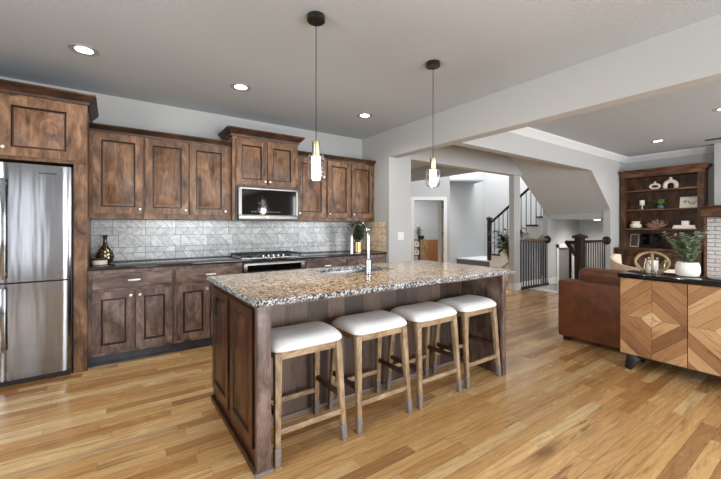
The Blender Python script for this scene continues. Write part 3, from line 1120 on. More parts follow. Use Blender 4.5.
t = thing('faucet', (1.60, 2.17, 0.917), 'tall chrome gooseneck faucet on the island top', 'faucet')
MB().lathe((1.60, 2.17, 0.9165), [(0.032, 0), (0.032, 0.006), (0.024, 0.012), (0.022, 0.11), (0.018, 0.125), (0.0, 0.126)], 20).build('base', 'chrome', t)
pts = [(1.60, 2.17, 1.04), (1.60, 2.17, 1.20)]
for k in range(13):
    a = PI * k / 12
    pts.append((1.60, 2.17 + 0.115 - 0.115 * math.cos(a), 1.21 + 0.115 * math.sin(a)))
pts += [(1.60, 2.40, 1.16)]
MB().tube(pts, 0.0125, 12).build('spout', 'chrome', t)
MB().lathe((1.60, 2.40, 1.06), [(0.011, 0), (0.0145, 0.003), (0.0145, 0.075), (0.0125, 0.105)], 14).build('spray_head', 'chrome', t)
MB().tube([(1.60, 2.17, 1.00), (1.555, 2.17, 1.005), (1.50, 2.17, 1.04)], 0.008, 8).build('lever', 'chrome', t)

# ------------------------------------------------------------------ stools


def make_stool(label):
    t = thing('bar_stool', (0, 0, 0), label, 'stool', 'stools at the island')
    # half-sizes at the seat (hx,hy) and at the floor (fx,fy); the front faces -y
    hx, hy, fx, fy = 0.192, 0.135, 0.212, 0.180
    zs = 0.592
    for sx in (-1, 1):
        for sy in (-1, 1):
            cap_t = 0.095
            top = Vector((sx * hx, sy * hy, zs))
            bot = Vector((sx * fx, sy * fy, 0.0))
            mid = bot.lerp(top, cap_t / zs)
            lg = MB().bar(mid, top, 0.030, 0.030, 0.040, 0.040, bev=0.003).build('leg', 'stool_wood', t)
            MB().bar(bot, bot.lerp(top, (cap_t + 0.004) / zs), 0.030, 0.030, 0.036, 0.036, bev=0.003).build('sleeve', 'cap', lg)

    def at(sx, sy, z):
        k = z / zs
        return Vector((sx * (fx + (hx - fx) * k), sy * (fy + (hy - fy) * k), z))
    for sy in (-1, 1):
        MB().bar(at(-1, sy, 0.175), at(1, sy, 0.175), 0.020, 0.030, bev=0.002).build('stretcher', 'stool_wood_x', t)
    for sx in (-1, 1):
        MB().bar(at(sx, -1, 0.265), at(sx, 1, 0.265), 0.020, 0.030, bev=0.002).build('stretcher', 'stool_shaded', t)
    MB().box(-hx, hx, -hy - 0.012, -hy + 0.010, 0.555, zs).box(-hx, hx, hy - 0.010, hy + 0.012, 0.555, zs).box(-hx - 0.012, -hx + 0.01, -hy, hy, 0.555, zs).box(hx - 0.01, hx + 0.012, -hy, hy, 0.555, zs).build('apron', 'stool_wood_x', t)
    # upholstered saddle cushion
    bm = bmesh.new()
    nx, ny = 12, 10
    gx, gy = 0.228, 0.172
    top, bot_ = [], []

    def cor(u, v, k):
        # rounded-rectangle outline
        p = 9.0
        n = (abs(u) ** p + abs(v) ** p) ** (1 / p)
        mx = max(abs(u), abs(v)) or 1
        s = mx / n if n else 1
        return gx * u * s * k, gy * v * s * k
    rows = []
    vs, fs = [], []
    for j in range(ny + 1):
        for i in range(nx + 1):
            u, v = -1 + 2 * i / nx, -1 + 2 * j / ny
            e = max(abs(u), abs(v))
            x_, y_ = cor(u, v, 1.0)
            h = 0.070 * (1 - e ** 9 * 0.36) + 0.014 * u * u * (1 - v * v) - 0.006 * v * v
            vs.append((x_ * (0.965 if e > 0.99 else 1), y_ * (0.965 if e > 0.99 else 1), zs + h))
    for j in range(ny):
        for i in range(nx):
            a = j * (nx + 1) + i
            fs.append((a, a + 1, a + nx + 2, a + nx + 1))
    bd = [i for i in range(nx + 1)] + [(j + 1) * (nx + 1) + nx for j in range(ny)] + [ny * (nx + 1) + nx - 1 - i for i in range(nx)] + [(ny - 1 - j) * (nx + 1) for j in range(ny - 1)]
    o0 = len(vs)
    lv = [(0.03, 1.0), (0.012, 1.0), (0.0, 0.975)]
    for z_, k in lv:
        for b in bd:
            x_, y_, _ = vs[b]
            vs.append((x_ / 0.965 * k, y_ / 0.965 * k, zs + z_))
    nb = len(bd)
    for i in range(nb):
        i2 = (i + 1) % nb
        fs.append((bd[i], bd[i2], o0 + i2, o0 + i))
        for l_ in range(len(lv) - 1):
            fs.append((o0 + l_ * nb + i, o0 + l_ * nb + i2, o0 + (l_ + 1) * nb + i2, o0 + (l_ + 1) * nb + i))
    fs.append(tuple(o0 + (len(lv) - 1) * nb + i for i in range(nb)))
    bm.free()
    MB().add(vs, fs).build('seat', 'fabric', t, sub=1, sharp=80)
    return t


s1 = make_stool('white-seated wooden stool nearest the panelled end of the island')
SY = 1.975
s1.location = (0.930, SY, 0)
dup(s1, (1.465, SY, 0), 'white-seated wooden stool second from the panelled end of the island')
dup(s1, (1.992, SY, 0), 'white-seated wooden stool third from the panelled end of the island')
dup(s1, (2.512, SY, 0), 'white-seated wooden stool at the far end of the island, by its plain end')

# ------------------------------------------------------------------ ceiling lights and pendants


def downlight(x, y, z, label, watts, r=0.088, cone=150, dome=0.0):
    t = thing('recessed_light', (x, y, z), label, 'ceiling light', 'recessed ceiling lights')
    MB().lathe((x, y, z), [(r * 0.66, -0.001), (r * 0.95, -0.002), (r * 1.14, -0.006), (r * 1.16, 0.001), (r * 0.66, 0.001)], 28, caps=False).build('trim_ring', 'trim_gray', t, fixn=False)
    MB().lathe((x, y, z), [(r * 0.67, -0.0022), (r * 0.6, -0.0024 - dome * 0.7), (r * 0.3, -0.0026 - dome), (0.0001, -0.0027 - dome)], 24, caps=False).build('lens', 'led', t, fixn=False)
    d = bpy.data.lights.new('downlight_lamp', 'SPOT')
    d.energy, d.spot_size, d.spot_blend, d.shadow_soft_size = watts, R_(cone), 0.8, 0.05
    d.color = (1.0, 0.93, 0.84)
    o = bpy.data.objects.new('downlight_lamp', d)
    C.objects.link(o)
    o.parent = t
    o.location = (0, 0, -0.02 - dome)
    return t


downlight(-0.188, 3.55, CEIL, 'round recessed ceiling light in front of the refrigerator cabinet', 26)
downlight(1.052, 3.585, CEIL, 'round recessed ceiling light in front of the microwave', 26)
downlight(2.60, 3.60, CEIL, 'round recessed ceiling light in the corner over the cabinets past the microwave', 26)
downlight(7.295, 1.908, CEIL, 'round recessed ceiling light before the bookcase in the living room', 22)
downlight(5.95, 0.93, CEIL, 'round recessed ceiling light above the sofa', 22)
downlight(8.62, 3.30, 1.45, 'round recessed light in the low ceiling of the stairs going down', 55, cone=165, dome=0.022)


def pendant(x, y, ztop, zbot, label):
    t = thing('pendant_light', (x, y, CEIL), label, 'pendant light', 'pendants over the island')
    MB().lathe((x, y, CEIL), [(0.058, 0.0), (0.060, -0.004), (0.060, -0.034), (0.056, -0.038), (0.0, -0.038)], 28).build('canopy', 'black', t)
    MB().tube([(x, y, CEIL - 0.036), (x, y, ztop + 0.085)], 0.0028, 8).build('cord', 'black', t)
    MB().lathe((x, y, ztop), [(0.0, 0.10), (0.006, 0.10), (0.008, 0.088), (0.026, 0.085), (0.026, 0.0), (0.021, -0.010), (0.0, -0.012)], 24).build('cap', 'brass', t)
    z = zbot
    h = ztop - zbot
    # clear cylinder, open at the top, rounded bottom
    o_ = [(0.030, h - 0.001), (0.048, h - 0.006), (0.060, h - 0.022), (0.0615, h - 0.05), (0.0615, 0.035), (0.055, 0.012), (0.040, 0.001), (0.0, 0.0)]
    i2 = [(0.0, 0.003), (0.039, 0.004), (0.0525, 0.014), (0.0585, 0.036), (0.0585, h - 0.05), (0.057, h - 0.024), (0.046, h - 0.009), (0.030, h - 0.004)]
    MB().lathe((x, y, z), o_ + i2 + [o_[0]], 36, caps=False).build('glass_shade', 'glass', t)
    MB().lathe((x, y, z), [(0.0, 0.016), (0.026, 0.018), (0.030, 0.024), (0.030, h - 0.014), (0.0, h - 0.012)], 24).build('tube', 'tube', t)
    d = bpy.data.lights.new('pendant_lamp', 'POINT')
    d.energy, d.shadow_soft_size, d.color = 16, 0.03, (1, 0.94, 0.84)
    lo = bpy.data.objects.new('pendant_lamp', d)
    C.objects.link(lo)
    lo.parent = t
    lo.location = (0, 0, zbot - 0.05 - CEIL)
    return t


pendant(1.107, 2.088, 1.765, 1.588, 'glass and brass pendant over the near half of the island')
pendant(2.240, 2.105, 1.785, 1.625, 'glass and brass pendant over the far half of the island')

# ------------------------------------------------------------------ things on the kitchen counter


def leaf(mb, p, d, L, W, mi=0, fold=0.25, up=Vector((0, 0, 1)), droop=0.2):
    p, d = Vector(p), Vector(d).normalized()
    s = d.cross(up)
    if s.length < 0.05:
        s = d.cross(Vector((1, 0, 0)))
    s.normalize()
    n = s.cross(d)
    vs = []
    prof = [(0.0, 0.06), (0.25, 0.75), (0.5, 1.0), (0.78, 0.62), (1.0, 0.03)]
    for k, wd in prof:
        c = p + d * L * k - Vector((0, 0, 1)) * droop * L * k * k
        vs += [c - s * W / 2 * wd + n * fold * W * 0.5 * wd, c, c + s * W / 2 * wd + n * fold * W * 0.5 * wd]
    fs = []
    for i in range(len(prof) - 1):
        a = i * 3
        fs += [(a, a + 1, a + 4, a + 3), (a + 1, a + 2, a + 5, a + 4)]
    mb.add(vs, fs, mi)


def bushy(t, base, n_stem, height, spread, leaf_l, leaf_w, mat, per=10, stem_r=0.004, seed=1, lean=(0, 0), pair=False, droop=0.25):
    rnd = random.Random(seed)
    st_, fo = MB(), MB()
    b_ = Vector(base)
    for i in range(n_stem):
        b = b_ + Vector((rnd.uniform(-1, 1), rnd.uniform(-1, 1), 0)) * spread * 0.22
        a = 2 * PI * i / n_stem + rnd.uniform(-0.4, 0.4)
        sp = spread * rnd.uniform(0.25, 1.0)
        h = height * rnd.uniform(0.62, 1.0)
        tip = b + Vector((math.cos(a) * sp + lean[0], math.sin(a) * sp + lean[1], h))
        c = b + Vector((math.cos(a) * sp * 0.25, math.sin(a) * sp * 0.25, h * 0.55))
        pts = []
        for k in range(7):
            s = k / 6
            pts.append((1 - s) ** 2 * b + 2 * s * (1 - s) * c + s * s * tip)
        st_.tube(pts, stem_r, 5, r2=stem_r * 0.4)
        for k in range(per):
            s = 0.14 + 0.86 * (k + rnd.random() * 0.6) / per
            s = min(s, 1)
            p = (1 - s) ** 2 * b + 2 * s * (1 - s) * c + s * s * tip
            an = rnd.uniform(0, 2 * PI)
            for q in ((0, PI) if pair else (0,)):
                d = Vector((math.cos(an + q), math.sin(an + q), rnd.uniform(0.1, 0.9)))
                leaf(fo, p, d, leaf_l * rnd.uniform(0.7, 1.15), leaf_w * rnd.uniform(0.8, 1.15), droop=droop)
    st_.build('stem', 'stem', t)
    fo.build('foliage', mat, t, fixn=False, sharp=80)


# brown bottle vase with dish
t = thing('vase', (-0.065, 4.40, 0.915), 'dark brown bottle vase with gold pattern beside the refrigerator panel', 'vase')
MB().lathe((-0.065, 4.40, 0.9155), [(0.040, 0), (0.062, 0.02), (0.078, 0.06), (0.072, 0.10), (0.045, 0.145), (0.022, 0.185), (0.017, 0.23), (0.018, 0.265), (0.026, 0.285), (0.024, 0.287), (0.014, 0.265)], 28).build('body', 'brown_ceramic', t)
gp = MB()
for i in range(9):
    a = -PI / 2 + (i - 4) * 0.42
    for k in range(3):
        zz = 0.05 + k * 0.035 + (0.012 if i % 2 else 0)
        rr = 0.0775 if zz < 0.075 else 0.0765 - (zz - 0.075) * 0.28
        c = Vector((-0.065 + math.cos(a) * rr, 4.40 + math.sin(a) * rr, 0.9155 + zz))
        nr = Vector((math.cos(a), math.sin(a), 0.15)).normalized()
        s = Vector((-math.sin(a), math.cos(a), 0))
        u = nr.cross(s)
        w_ = 0.011
        gp.add([c - s * w_ + nr * 0.002, c - u * w_ * 1.2 + nr * 0.002, c + s * w_ + nr * 0.002, c + u * w_ * 1.2 + nr * 0.002, c + nr * 0.004], [(0, 1, 4), (1, 2, 4), (2, 3, 4), (3, 0, 4)])
gp.build('gold_pattern', 'brass', t, fixn=False)
t = thing('dish', (-0.105, 4.26, 0.915), 'small lidded cream and brown dish in front of the bottle vase', 'dish')
MB().lathe((-0.105, 4.26, 0.9155), [(0.050, 0), (0.060, 0.006), (0.062, 0.048), (0.0, 0.048)], 28).build('body', 'matte_ceramic', t)
MB().lathe((-0.105, 4.26, 0.9637), [(0.066, 0), (0.068, 0.008), (0.062, 0.017), (0.0, 0.022)], 28).build('lid', 'brown_ceramic', t)
# plant in gold pot
PX_, PY_ = 2.93, 4.24
t = thing('potted_plant', (PX_, PY_, 0.915), 'green leafy plant in a gold pot on the black worktop', 'plant')
MB().lathe((PX_, PY_, 0.9155), [(0.066, 0), (0.072, 0.004), (0.075, 0.148), (0.069, 0.150), (0.067, 0.135), (0.0, 0.135)], 28).build('pot', 'gold', t)
MB().lathe((PX_, PY_, 1.049), [(0.066, 0), (0.03, 0.004), (0.0, 0.006)], 20).build('soil', 'soil', t)
bushy(t, (PX_, PY_, 1.05), 26, 0.32, 0.15, 0.095, 0.058, 'leaf', 10, 0.003, 3)

# ------------------------------------------------------------------ sofa and console
t = thing('sofa', (4.6, 0.7, 0), 'brown leather sofa seen from behind next to the wooden sideboard', 'sofa')
MB().box(4.175, 4.40, -0.55, 2.0, 0.05, 0.682, bev=0.02, seg=3).build('backrest', 'leather', t)
MB().box(4.40, 5.12, -0.55, 2.0, 0.05, 0.30, bev=0.02).build('base', 'leather', t)
for y in (-0.55, 1.88):
    MB().box(4.38, 5.12, y, y + 0.12, 0.28, 0.58, bev=0.025, seg=3).build('arm', 'leather', t)
for y0, y1 in ((1.12, 1.875), (0.32, 1.11), (-0.42, 0.31)):
    m_ = Matrix.Translation((4.46, (y0 + y1) / 2, 0.60)) @ Matrix.Rotation(R_(-9), 4, 'Y')
    MB().box(-0.085, 0.10, -(y1 - y0) / 2, (y1 - y0) / 2, -0.17, 0.215, bev=0.06, seg=4, mat=m_).build('back_cushion', 'leather', t)
    MB().box(4.50, 5.13, y0, y1, 0.29, 0.44, bev=0.04, seg=3).build('seat_cushion', 'leather', t)
for x in (4.25, 5.05):
    for y in (-0.48, 1.93):
        MB().box(x - 0.03, x + 0.03, y - 0.03, y + 0.03, 0, 0.06).build('foot', 'black', t)

t = thing('sideboard', (3.97, 0.34, 0), 'sideboard with diamond-patterned wood doors and a black top', 'sideboard')
YC1, YC0 = 1.268, -0.59
MB().box(3.822, 4.135, YC0, YC1, 0.125, 0.823).build('body', 'black', t)
MB().box(3.785, 4.145, YC0 - 0.015, YC1 + 0.015, 0.823, 0.866, bev=0.004).build('top', 'console_top', t)


def clip_half(poly, nx, nz, d):
    """Keep the part of a polygon where nx*x+nz*z >= d."""
    out = []
    for i in range(len(poly)):
        p, q = poly[i], poly[(i + 1) % len(poly)]
        sp, sq = nx * p[0] + nz * p[1] - d, nx * q[0] + nz * q[1] - d
        if sp >= 0:
            out.append(p)
        if (sp >= 0) != (sq >= 0):
            k = sp / (sp - sq)
            out.append((p[0] + (q[0] - p[0]) * k, p[1] + (q[1] - p[1]) * k))
    return out


def parquet_door(y0, y1, z0, z1, parent):
    yc, zc = (y0 + y1) / 2, (z0 + z1) / 2
    hy, hz = (y1 - y0) / 2, (z1 - z0) / 2
    mats = []
    mb = MB()
    g = 0.0012
    ratio = 1.11
    for sy in (-1, 1):
        for sz in (-1, 1):
            quad = [(g, g), (hy, g), (hy, hz), (g, hz)]
            nrm = math.hypot(1, ratio)
            ay, az = 1 / nrm, ratio / nrm
            dmax = hy * ay + hz * az
            edges = [0.0, 0.053]
            while edges[-1] < dmax:
                edges.append(edges[-1] + random.choice((0.066, 0.078, 0.090)))
            for k in range(len(edges) - 1):
                p = clip_half(clip_half(quad, ay, az, edges[k] + g), -ay, -az, -edges[k + 1] + g)
                if len(p) > 2:
                    tn = (0.99 if k == 0 else random.random() * 0.9, random.random(), 0)
                    mi = 0 if sy * sz > 0 else 1
                    mb.prism([(yc + sy * a, zc + sz * b) for a, b in p], 3.800, 3.8215, 'yz', mi, tn)
    mb.box(3.806, 3.8215, y0, y1, z0, z1, 2)
    return mb.build('door', ['parquet_a', 'parquet_b', 'gap'], parent, origin=(3.8, yc, zc))


def diag_parquet(name, sgn):
    """Reclaimed boards whose grain follows the slanted planks."""
    m = plank_mat(name, [(0.0, (128, 88, 56)), (0.3, (158, 116, 76)), (0.6, (178, 138, 96)), (0.88, (196, 160, 118)), (1.0, (216, 188, 150))], 'y', 0.5, 1.0, 1.9)
    nt = m.node_tree
    for nd in list(nt.nodes):
        if nd.type == 'VECT_MATH' and nd.operation == 'ADD':
            rot = nt.nodes.new('ShaderNodeVectorRotate')
            rot.rotation_type = 'X_AXIS'
            rot.inputs['Angle'].default_value = sgn * R_(42)
            src = nd.inputs[0].links[0].from_socket
            nt.links.new(src, rot.inputs[0])
            nt.links.new(rot.outputs[0], nd.inputs[0])
    return m


M['parquet_a'] = diag_parquet('slanted_boards', 1)
M['parquet_b'] = diag_parquet('slanted_boards_mirrored', -1)
for k in range(4):
    y1 = YC1 - 0.003 - k * 0.4625
    d = parquet_door(y1 - 0.457, y1, 0.142, 0.820, t)
for y, dy in ((1.17, 0.045), (-0.49, -0.045)):
    for x, dx in ((3.84, -0.015), (4.11, 0.02)):
        MB().bar((x + dx, y + dy, 0), (x, y, 0.13), 0.035, 0.05, 0.055, 0.11, bev=0.003).build('leg', 'black', t)

# things on the sideboard
t = thing('lantern', (4.0, 1.09, 0.866), 'round rope and gold wire lantern around a white candle on the sideboard', 'lantern')
lc = Vector((4.0, 1.09, 0.866))
rp = MB()
for k, (an, tilt) in enumerate(((0.3, 0.0), (1.35, 0.0), (2.4, 0.0))):
    ring_ = []
    for i in range(40):
        a = 2 * PI * i / 40
        p = Vector((0.135 * math.cos(a), 0, 0.100 + 0.088 * math.sin(a)))
        p = Matrix.Rotation(an, 4, 'Z') @ p
        ring_.append(lc + p)
    (rp if k < 2 else rp).tube(ring_, 0.0098, 8, True)
rp.build('rope_hoop', 'rope', t)
wr = MB()
n5 = 5
lo_ = [lc + Vector((0.075 * math.cos(2 * PI * i / n5), 0.075 * math.sin(2 * PI * i / n5), 0.004)) for i in range(n5)]
hi_ = [lc + Vector((0.125 * math.cos(2 * PI * (i + 0.5) / n5), 0.125 * math.sin(2 * PI * (i + 0.5) / n5), 0.125)) for i in range(n5)]
for i in range(n5):
    wr.tube([lo_[i], lo_[(i + 1) % n5]], 0.003, 6)
    wr.tube([lo_[i], hi_[i]], 0.0038, 6)
    wr.tube([lo_[(i + 1) % n5], hi_[i]], 0.0038, 6)
wr.build('wire_frame', 'brass', t)
t = thing('candle', (4.0, 1.09, 0.866), 'white candle inside the rope lantern', 'candle')
MB().lathe(lc + Vector((0, 0, 0.001)), [(0.044, 0), (0.046, 0.004), (0.046, 0.115), (0.040, 0.117), (0.0, 0.112)], 26).build('wax', 'ceramic', t)
MB().tube([lc + Vector((0, 0, 0.11)), lc + Vector((0.002, 0, 0.127))], 0.002, 6).build('wick', 'black', t)

t = thing('potted_plant', (3.99, 0.845, 0.866), 'grey-green bushy plant in a round white pot on the sideboard', 'plant')
MB().lathe((3.99, 0.845, 0.8665), [(0.055, 0), (0.072, 0.006), (0.082, 0.04), (0.080, 0.085), (0.070, 0.118), (0.064, 0.120), (0.062, 0.105), (0.0, 0.105)], 32).build('pot', 'ceramic', t)
MB().lathe((3.99, 0.845, 0.970), [(0.062, 0), (0.03, 0.005), (0.0, 0.006)], 20).build('soil', 'soil', t)
bushy(t, (3.99, 0.845, 0.965), 32, 0.28, 0.185, 0.046, 0.026, 'leaf_light', 15, 0.0022, 5, pair=True, droop=0.1)

# ------------------------------------------------------------------ bookcase wall
t = thing('bookcase', (8.4, 2.14, 0), 'dark wood bookcase with open shelves above closed doors', 'bookcase')
MB().box(8.24, 8.545, 2.665, 2.745, 0.885, 2.30).build('side', 'book_wood', t)
MB().box(8.24, 8.545, 1.540, 1.620, 0.885, 2.30).build('side', 'book_wood', t)
MB().box(8.525, 8.548, 1.62, 2.665, 0.885, 2.30).build('back', 'book_wood', t)
MB().box(8.225, 8.545, 1.535, 2.75, 2.235, 2.30).build('top_rail', 'book_wood_y', t)
cmb = MB()
pr = [(0, 0), (0.012, 0), (0.018, 0.02), (0.05, 0.055), (0.058, 0.06), (0.058, 0.075), (0, 0.075)]
vs = []
for a, b in pr:
    vs += [(8.225 - a, 2.75, 2.298 + b), (8.225 - a, 1.535 - a, 2.298 + b), (8.545, 1.535 - a, 2.298 + b)]
n = len(pr)
fs = []
for i in range(n):
    i2 = (i + 1) % n
    for j in range(2):
        fs.append((i * 3 + j, i * 3 + j + 1, i2 * 3 + j + 1, i2 * 3 + j))
fs += [tuple(i * 3 for i in range(n)), tuple(i * 3 + 2 for i in range(n)), ((n - 1) * 3, (n - 1) * 3 + 1, (n - 1) * 3 + 2)]
cmb.add(vs, fs).build('crown_moulding', 'book_wood_y', t)
for z in (1.985, 1.622, 1.255):
    MB().box(8.235, 8.527, 1.618, 2.667, z - 0.028, z).build('shelf', 'book_wood_y', t)
MB().box(7.98, 8.545, 1.56, 2.745, 0.06, 0.858).box(8.02, 8.5, 1.56, 2.745, 0, 0.07).build('base', 'book_wood', t)
MB().box(7.945, 8.545, 1.545, 2.75, 0.858, 0.886, bev=0.003).build('counter', 'book_wood_y', t)
for y0, y1, ky in ((2.17, 2.71, 2.21), (1.60, 2.13, 2.09)):
    d = MB().raised(face_nx(7.9795), y0, y1, 0.09, 0.83, fr=0.07).build('door', ['book_wood', 'glaze'], t)
    knob(d, 7.96, ky, 0.72, '-x', 0.018)


def shelf_thing(name, y, z, label, cat, x=8.37, group=None):
    return thing(name, (x, y, z), label, cat, group)


t = shelf_thing('vase', 2.235, 1.985, 'smaller white ring-shaped vase on the top shelf of the bookcase', 'vase')
mb = MB()
mb.tube([(8.37, 2.235 + 0.070 * math.cos(2 * PI * i / 28), 2.048 + 0.042 * math.sin(2 * PI * i / 28)) for i in range(28)], 0.020, 12, True)
mb.lathe((8.37, 2.235, 2.100), [(0.026, 0), (0.016, 0.018), (0.018, 0.038), (0.010, 0.038)], 14)
mb.build('body', 'matte_ceramic', t)
t = shelf_thing('vase', 2.005, 1.985, 'larger white arch-shaped vase on the top shelf of the bookcase', 'vase')
mb = MB()
pts = [(8.37, 2.005 + 0.077, 1.987), (8.37, 2.005 + 0.080, 2.03)]
for i in range(17):
    a = PI * i / 16
    pts.append((8.37, 2.005 + 0.078 * math.cos(a), 2.055 + 0.070 * math.sin(a)))
pts += [(8.37, 2.005 - 0.080, 2.03), (8.37, 2.005 - 0.077, 1.987)]
mb.tube(pts, 0.034, 12)
mb.lathe((8.37, 2.005, 2.145), [(0.034, 0), (0.022, 0.024), (0.024, 0.050), (0.012, 0.050)], 14)
mb.build('body', 'matte_ceramic', t)
# second shelf
t = shelf_thing('candle_holder', 2.43, 1.622, 'white candle on a short stand on the second bookcase shelf', 'candle')
MB().lathe((8.37, 2.43, 1.6225), [(0.032, 0), (0.032, 0.006), (0.012, 0.012), (0.012, 0.07), (0.03, 0.078), (0.0, 0.079)], 18).build('stand', 'matte_ceramic', t)
MB().lathe((8.37, 2.43, 1.7015), [(0.040, 0), (0.042, 0.003), (0.042, 0.095), (0.0, 0.097)], 20).build('wax', 'ceramic', t)
t = shelf_thing('figurine', 2.53, 1.622, 'small dark figurine beside the white candle on the second bookcase shelf', 'figurine', 8.36)
MB().lathe((8.36, 2.53, 1.6225), [(0.014, 0), (0.014, 0.004), (0.005, 0.012), (0.012, 0.03), (0.016, 0.045), (0.006, 0.055), (0.009, 0.066), (0.0, 0.074)], 12).build('body', 'iron', t)
t = shelf_thing('potted_plant', 2.15, 1.622, 'trailing green plant in a small blue pot on the second bookcase shelf', 'plant')
M['blue_glaze'] = plain('blue_glaze', (74, 94, 104), 0.25, noise=0.15)
MB().lathe((8.37, 2.15, 1.6225), [(0.040, 0), (0.054, 0.008), (0.058, 0.05), (0.050, 0.072), (0.0, 0.068)], 22).build('pot', 'blue_glaze', t)
rnd = random.Random(11)
fo = MB()
for i in range(46):
    a = rnd.uniform(0, 2 * PI)
    d = Vector((0.30 * math.cos(a), math.sin(a), rnd.uniform(0.15, 0.75)))
    leaf(fo, (8.34, 2.15 + 0.02 * math.sin(a), 1.688), d, rnd.uniform(0.12, 0.23), 0.042, droop=rnd.uniform(0.15, 0.4))
M['leaf_fresh'] = plain('leaf_fresh_green', (92, 128, 66), 0.5, noise=0.4, nscale=14)
fo.build('foliage', 'leaf_fresh', t, fixn=False, sharp=80)
t = shelf_thing('picture', 1.755, 1.622, 'cream card with a sketched landscape leaning on the second bookcase shelf', 'picture', 8.40)
m_ = Matrix.Translation((8.405, 1.755, 1.626)) @ Matrix.Rotation(R_(14), 4, 'Y')
MB().box(-0.006, 0.006, -0.135, 0.135, 0, 0.205, mat=m_).build('card', 'paper', t)
ik = MB()
rnd = random.Random(4)
for i in range(26):
    yy = rnd.uniform(-0.09, 0.09)
    zz = 0.10 + 0.02 * math.sin(yy * 40) + rnd.uniform(-0.02, 0.03)
    ik.box(-0.0075, -0.0055, yy - 0.012, yy + 0.012, zz - 0.004, zz + 0.004, mat=m_)
ik.build('drawing', 'ink', t)
# third shelf
t = shelf_thing('jar', 2.53, 1.255, 'round cream jar at the end of the third bookcase shelf', 'jar')
MB().lathe((8.37, 2.53, 1.2555), [(0.05, 0), (0.085, 0.012), (0.098, 0.045), (0.085, 0.082), (0.062, 0.092), (0.066, 0.108), (0.072, 0.125), (0.060, 0.138), (0.0, 0.138)], 28).build('body', 'matte_ceramic', t)
t = shelf_thing('coral_ornament', 2.22, 1.255, 'branching brown coral ornament on the third bookcase shelf', 'ornament')
co = MB()
rnd = random.Random(8)
for i in range(48):
    a = rnd.uniform(0, 2 * PI)
    el = rnd.uniform(0.1, 1.35)
    L = rnd.uniform(0.10, 0.165)
    d = Vector((0.6 * math.cos(a) * math.cos(el), math.sin(a) * math.cos(el) * 1.15, math.sin(el)))
    p0 = Vector((8.37, 2.22, 1.268))
    p1 = p0 + d * L * 0.6
    p2 = p0 + d * L + Vector((0, rnd.uniform(-0.02, 0.02), rnd.uniform(-0.01, 0.02)))
    co.tube([p0, p1, p2], 0.0045, 6, r2=0.0075)
co.lathe((8.37, 2.22, 1.2555), [(0.05, 0), (0.05, 0.01), (0.02, 0.03), (0.0, 0.03)], 12)
co.build('branches', 'coral', t)
for k, (z, w_, lb) in enumerate(((1.2555, 0.16, 'white book at the bottom of the pair on the third bookcase shelf'), (1.2860, 0.145, 'white book lying on another book on the third bookcase shelf'))):
    t = shelf_thing('book', 1.80, z, lb, 'book', 8.37, 'books on the third shelf')
    MB().box(8.26, 8.43, 1.80 - w_, 1.80 + w_, z, z + 0.004).box(8.26, 8.43, 1.80 - w_, 1.80 + w_, z + 0.025, z + 0.029).box(8.425, 8.43, 1.80 - w_, 1.80 + w_, z, z + 0.029).build('cover', 'ceramic', t)
    MB().box(8.265, 8.425, 1.80 - w_ + 0.004, 1.80 + w_ - 0.004, z + 0.004, z + 0.025).build('pages', 'paper', t)
t = shelf_thing('box', 1.79, 1.3155, 'small white box standing on the two white books', 'box', 8.35)
MB().box(8.30, 8.40, 1.74, 1.84, 1.3155, 1.375, bev=0.003).build('body', 'ceramic', t)
MB().box(8.297, 8.403, 1.737, 1.843, 1.372, 1.392, bev=0.003).build('lid', 'paper', t)
# on the bookcase counter
t = shelf_thing('framed_photo', 2.58, 0.886, 'speckled grey framed photo leaning at the end of the bookcase counter', 'picture frame', 8.45)
m_ = Matrix.Translation((8.44, 2.58, 0.8895)) @ Matrix.Rotation(R_(14), 4, 'Y')
MB().box(-0.008, 0.008, -0.075, 0.075, 0, 0.26, mat=m_).build('frame', 'nickel', t)
MB().box(-0.010, -0.007, -0.055, 0.055, 0.02, 0.24, mat=m_).build('print', 'recess', t)
t = shelf_thing('monitor', 2.28, 0.886, 'small black screen standing on the bookcase counter', 'screen', 8.40)
MB().box(8.38, 8.41, 2.12, 2.44, 0.93, 1.16, bev=0.004).box(8.41, 8.44, 2.20, 2.36, 0.96, 1.10).build('body', 'black', t)
MB().box(8.377, 8.381, 2.13, 2.43, 0.945, 1.15).build('panel', 'black_gloss', t)
MB().box(8.36, 8.46, 2.20, 2.36, 0.8865, 0.895).box(8.40, 8.425, 2.26, 2.30, 0.895, 0.95).build('stand', 'black', t)
t = shelf_thing('media_box', 1.95, 0.886, 'flat black media box with a slim tray on top on the bookcase counter', 'media player', 8.35)
MB().box(8.22, 8.48, 1.77, 2.08, 0.8865, 0.96, bev=0.004).build('body', 'black', t)
MB().box(8.24, 8.46, 1.80, 2.05, 0.9595, 0.985, bev=0.004).build('top_tray', 'iron', t)

# fireplace wall
struct(MB().box(8.30, 8.55, -0.6, 1.42, 1.63, CEIL).build('wall_chimney', 'wall'))
t = thing('fireplace', (8.35, 0.5, 0), 'white brick fireplace front with a wooden mantel next to the bookcase', 'fireplace')
fb = MB()
z = 0.0
r = 0
while z < 1.44:
    y = -0.6 + (0.1 if r % 2 else 0)
    ye = -0.6
    while ye < 1.50:
        y2 = min(y, 1.50)
        if y2 - ye > 0.02:
            fb.box(8.215, 8.30, ye + 0.004, y2 - 0.004, z + 0.004, min(z + 0.064, 1.445), 0, 0.004, 1)
        ye = y2 if y2 > ye else ye
        y += 0.2
        if ye >= 1.50:
            break
    z += 0.068
    r += 1
fb.box(8.235, 8.54, -0.6, 1.495, 0, 1.445, 1)
fb.build('brick_face', ['white_brick', 'grout'], t)
MB().box(8.00, 8.535, -0.7, 1.530, 1.455, 1.605, bev=0.004).build('mantel', 'book_wood_y', t)
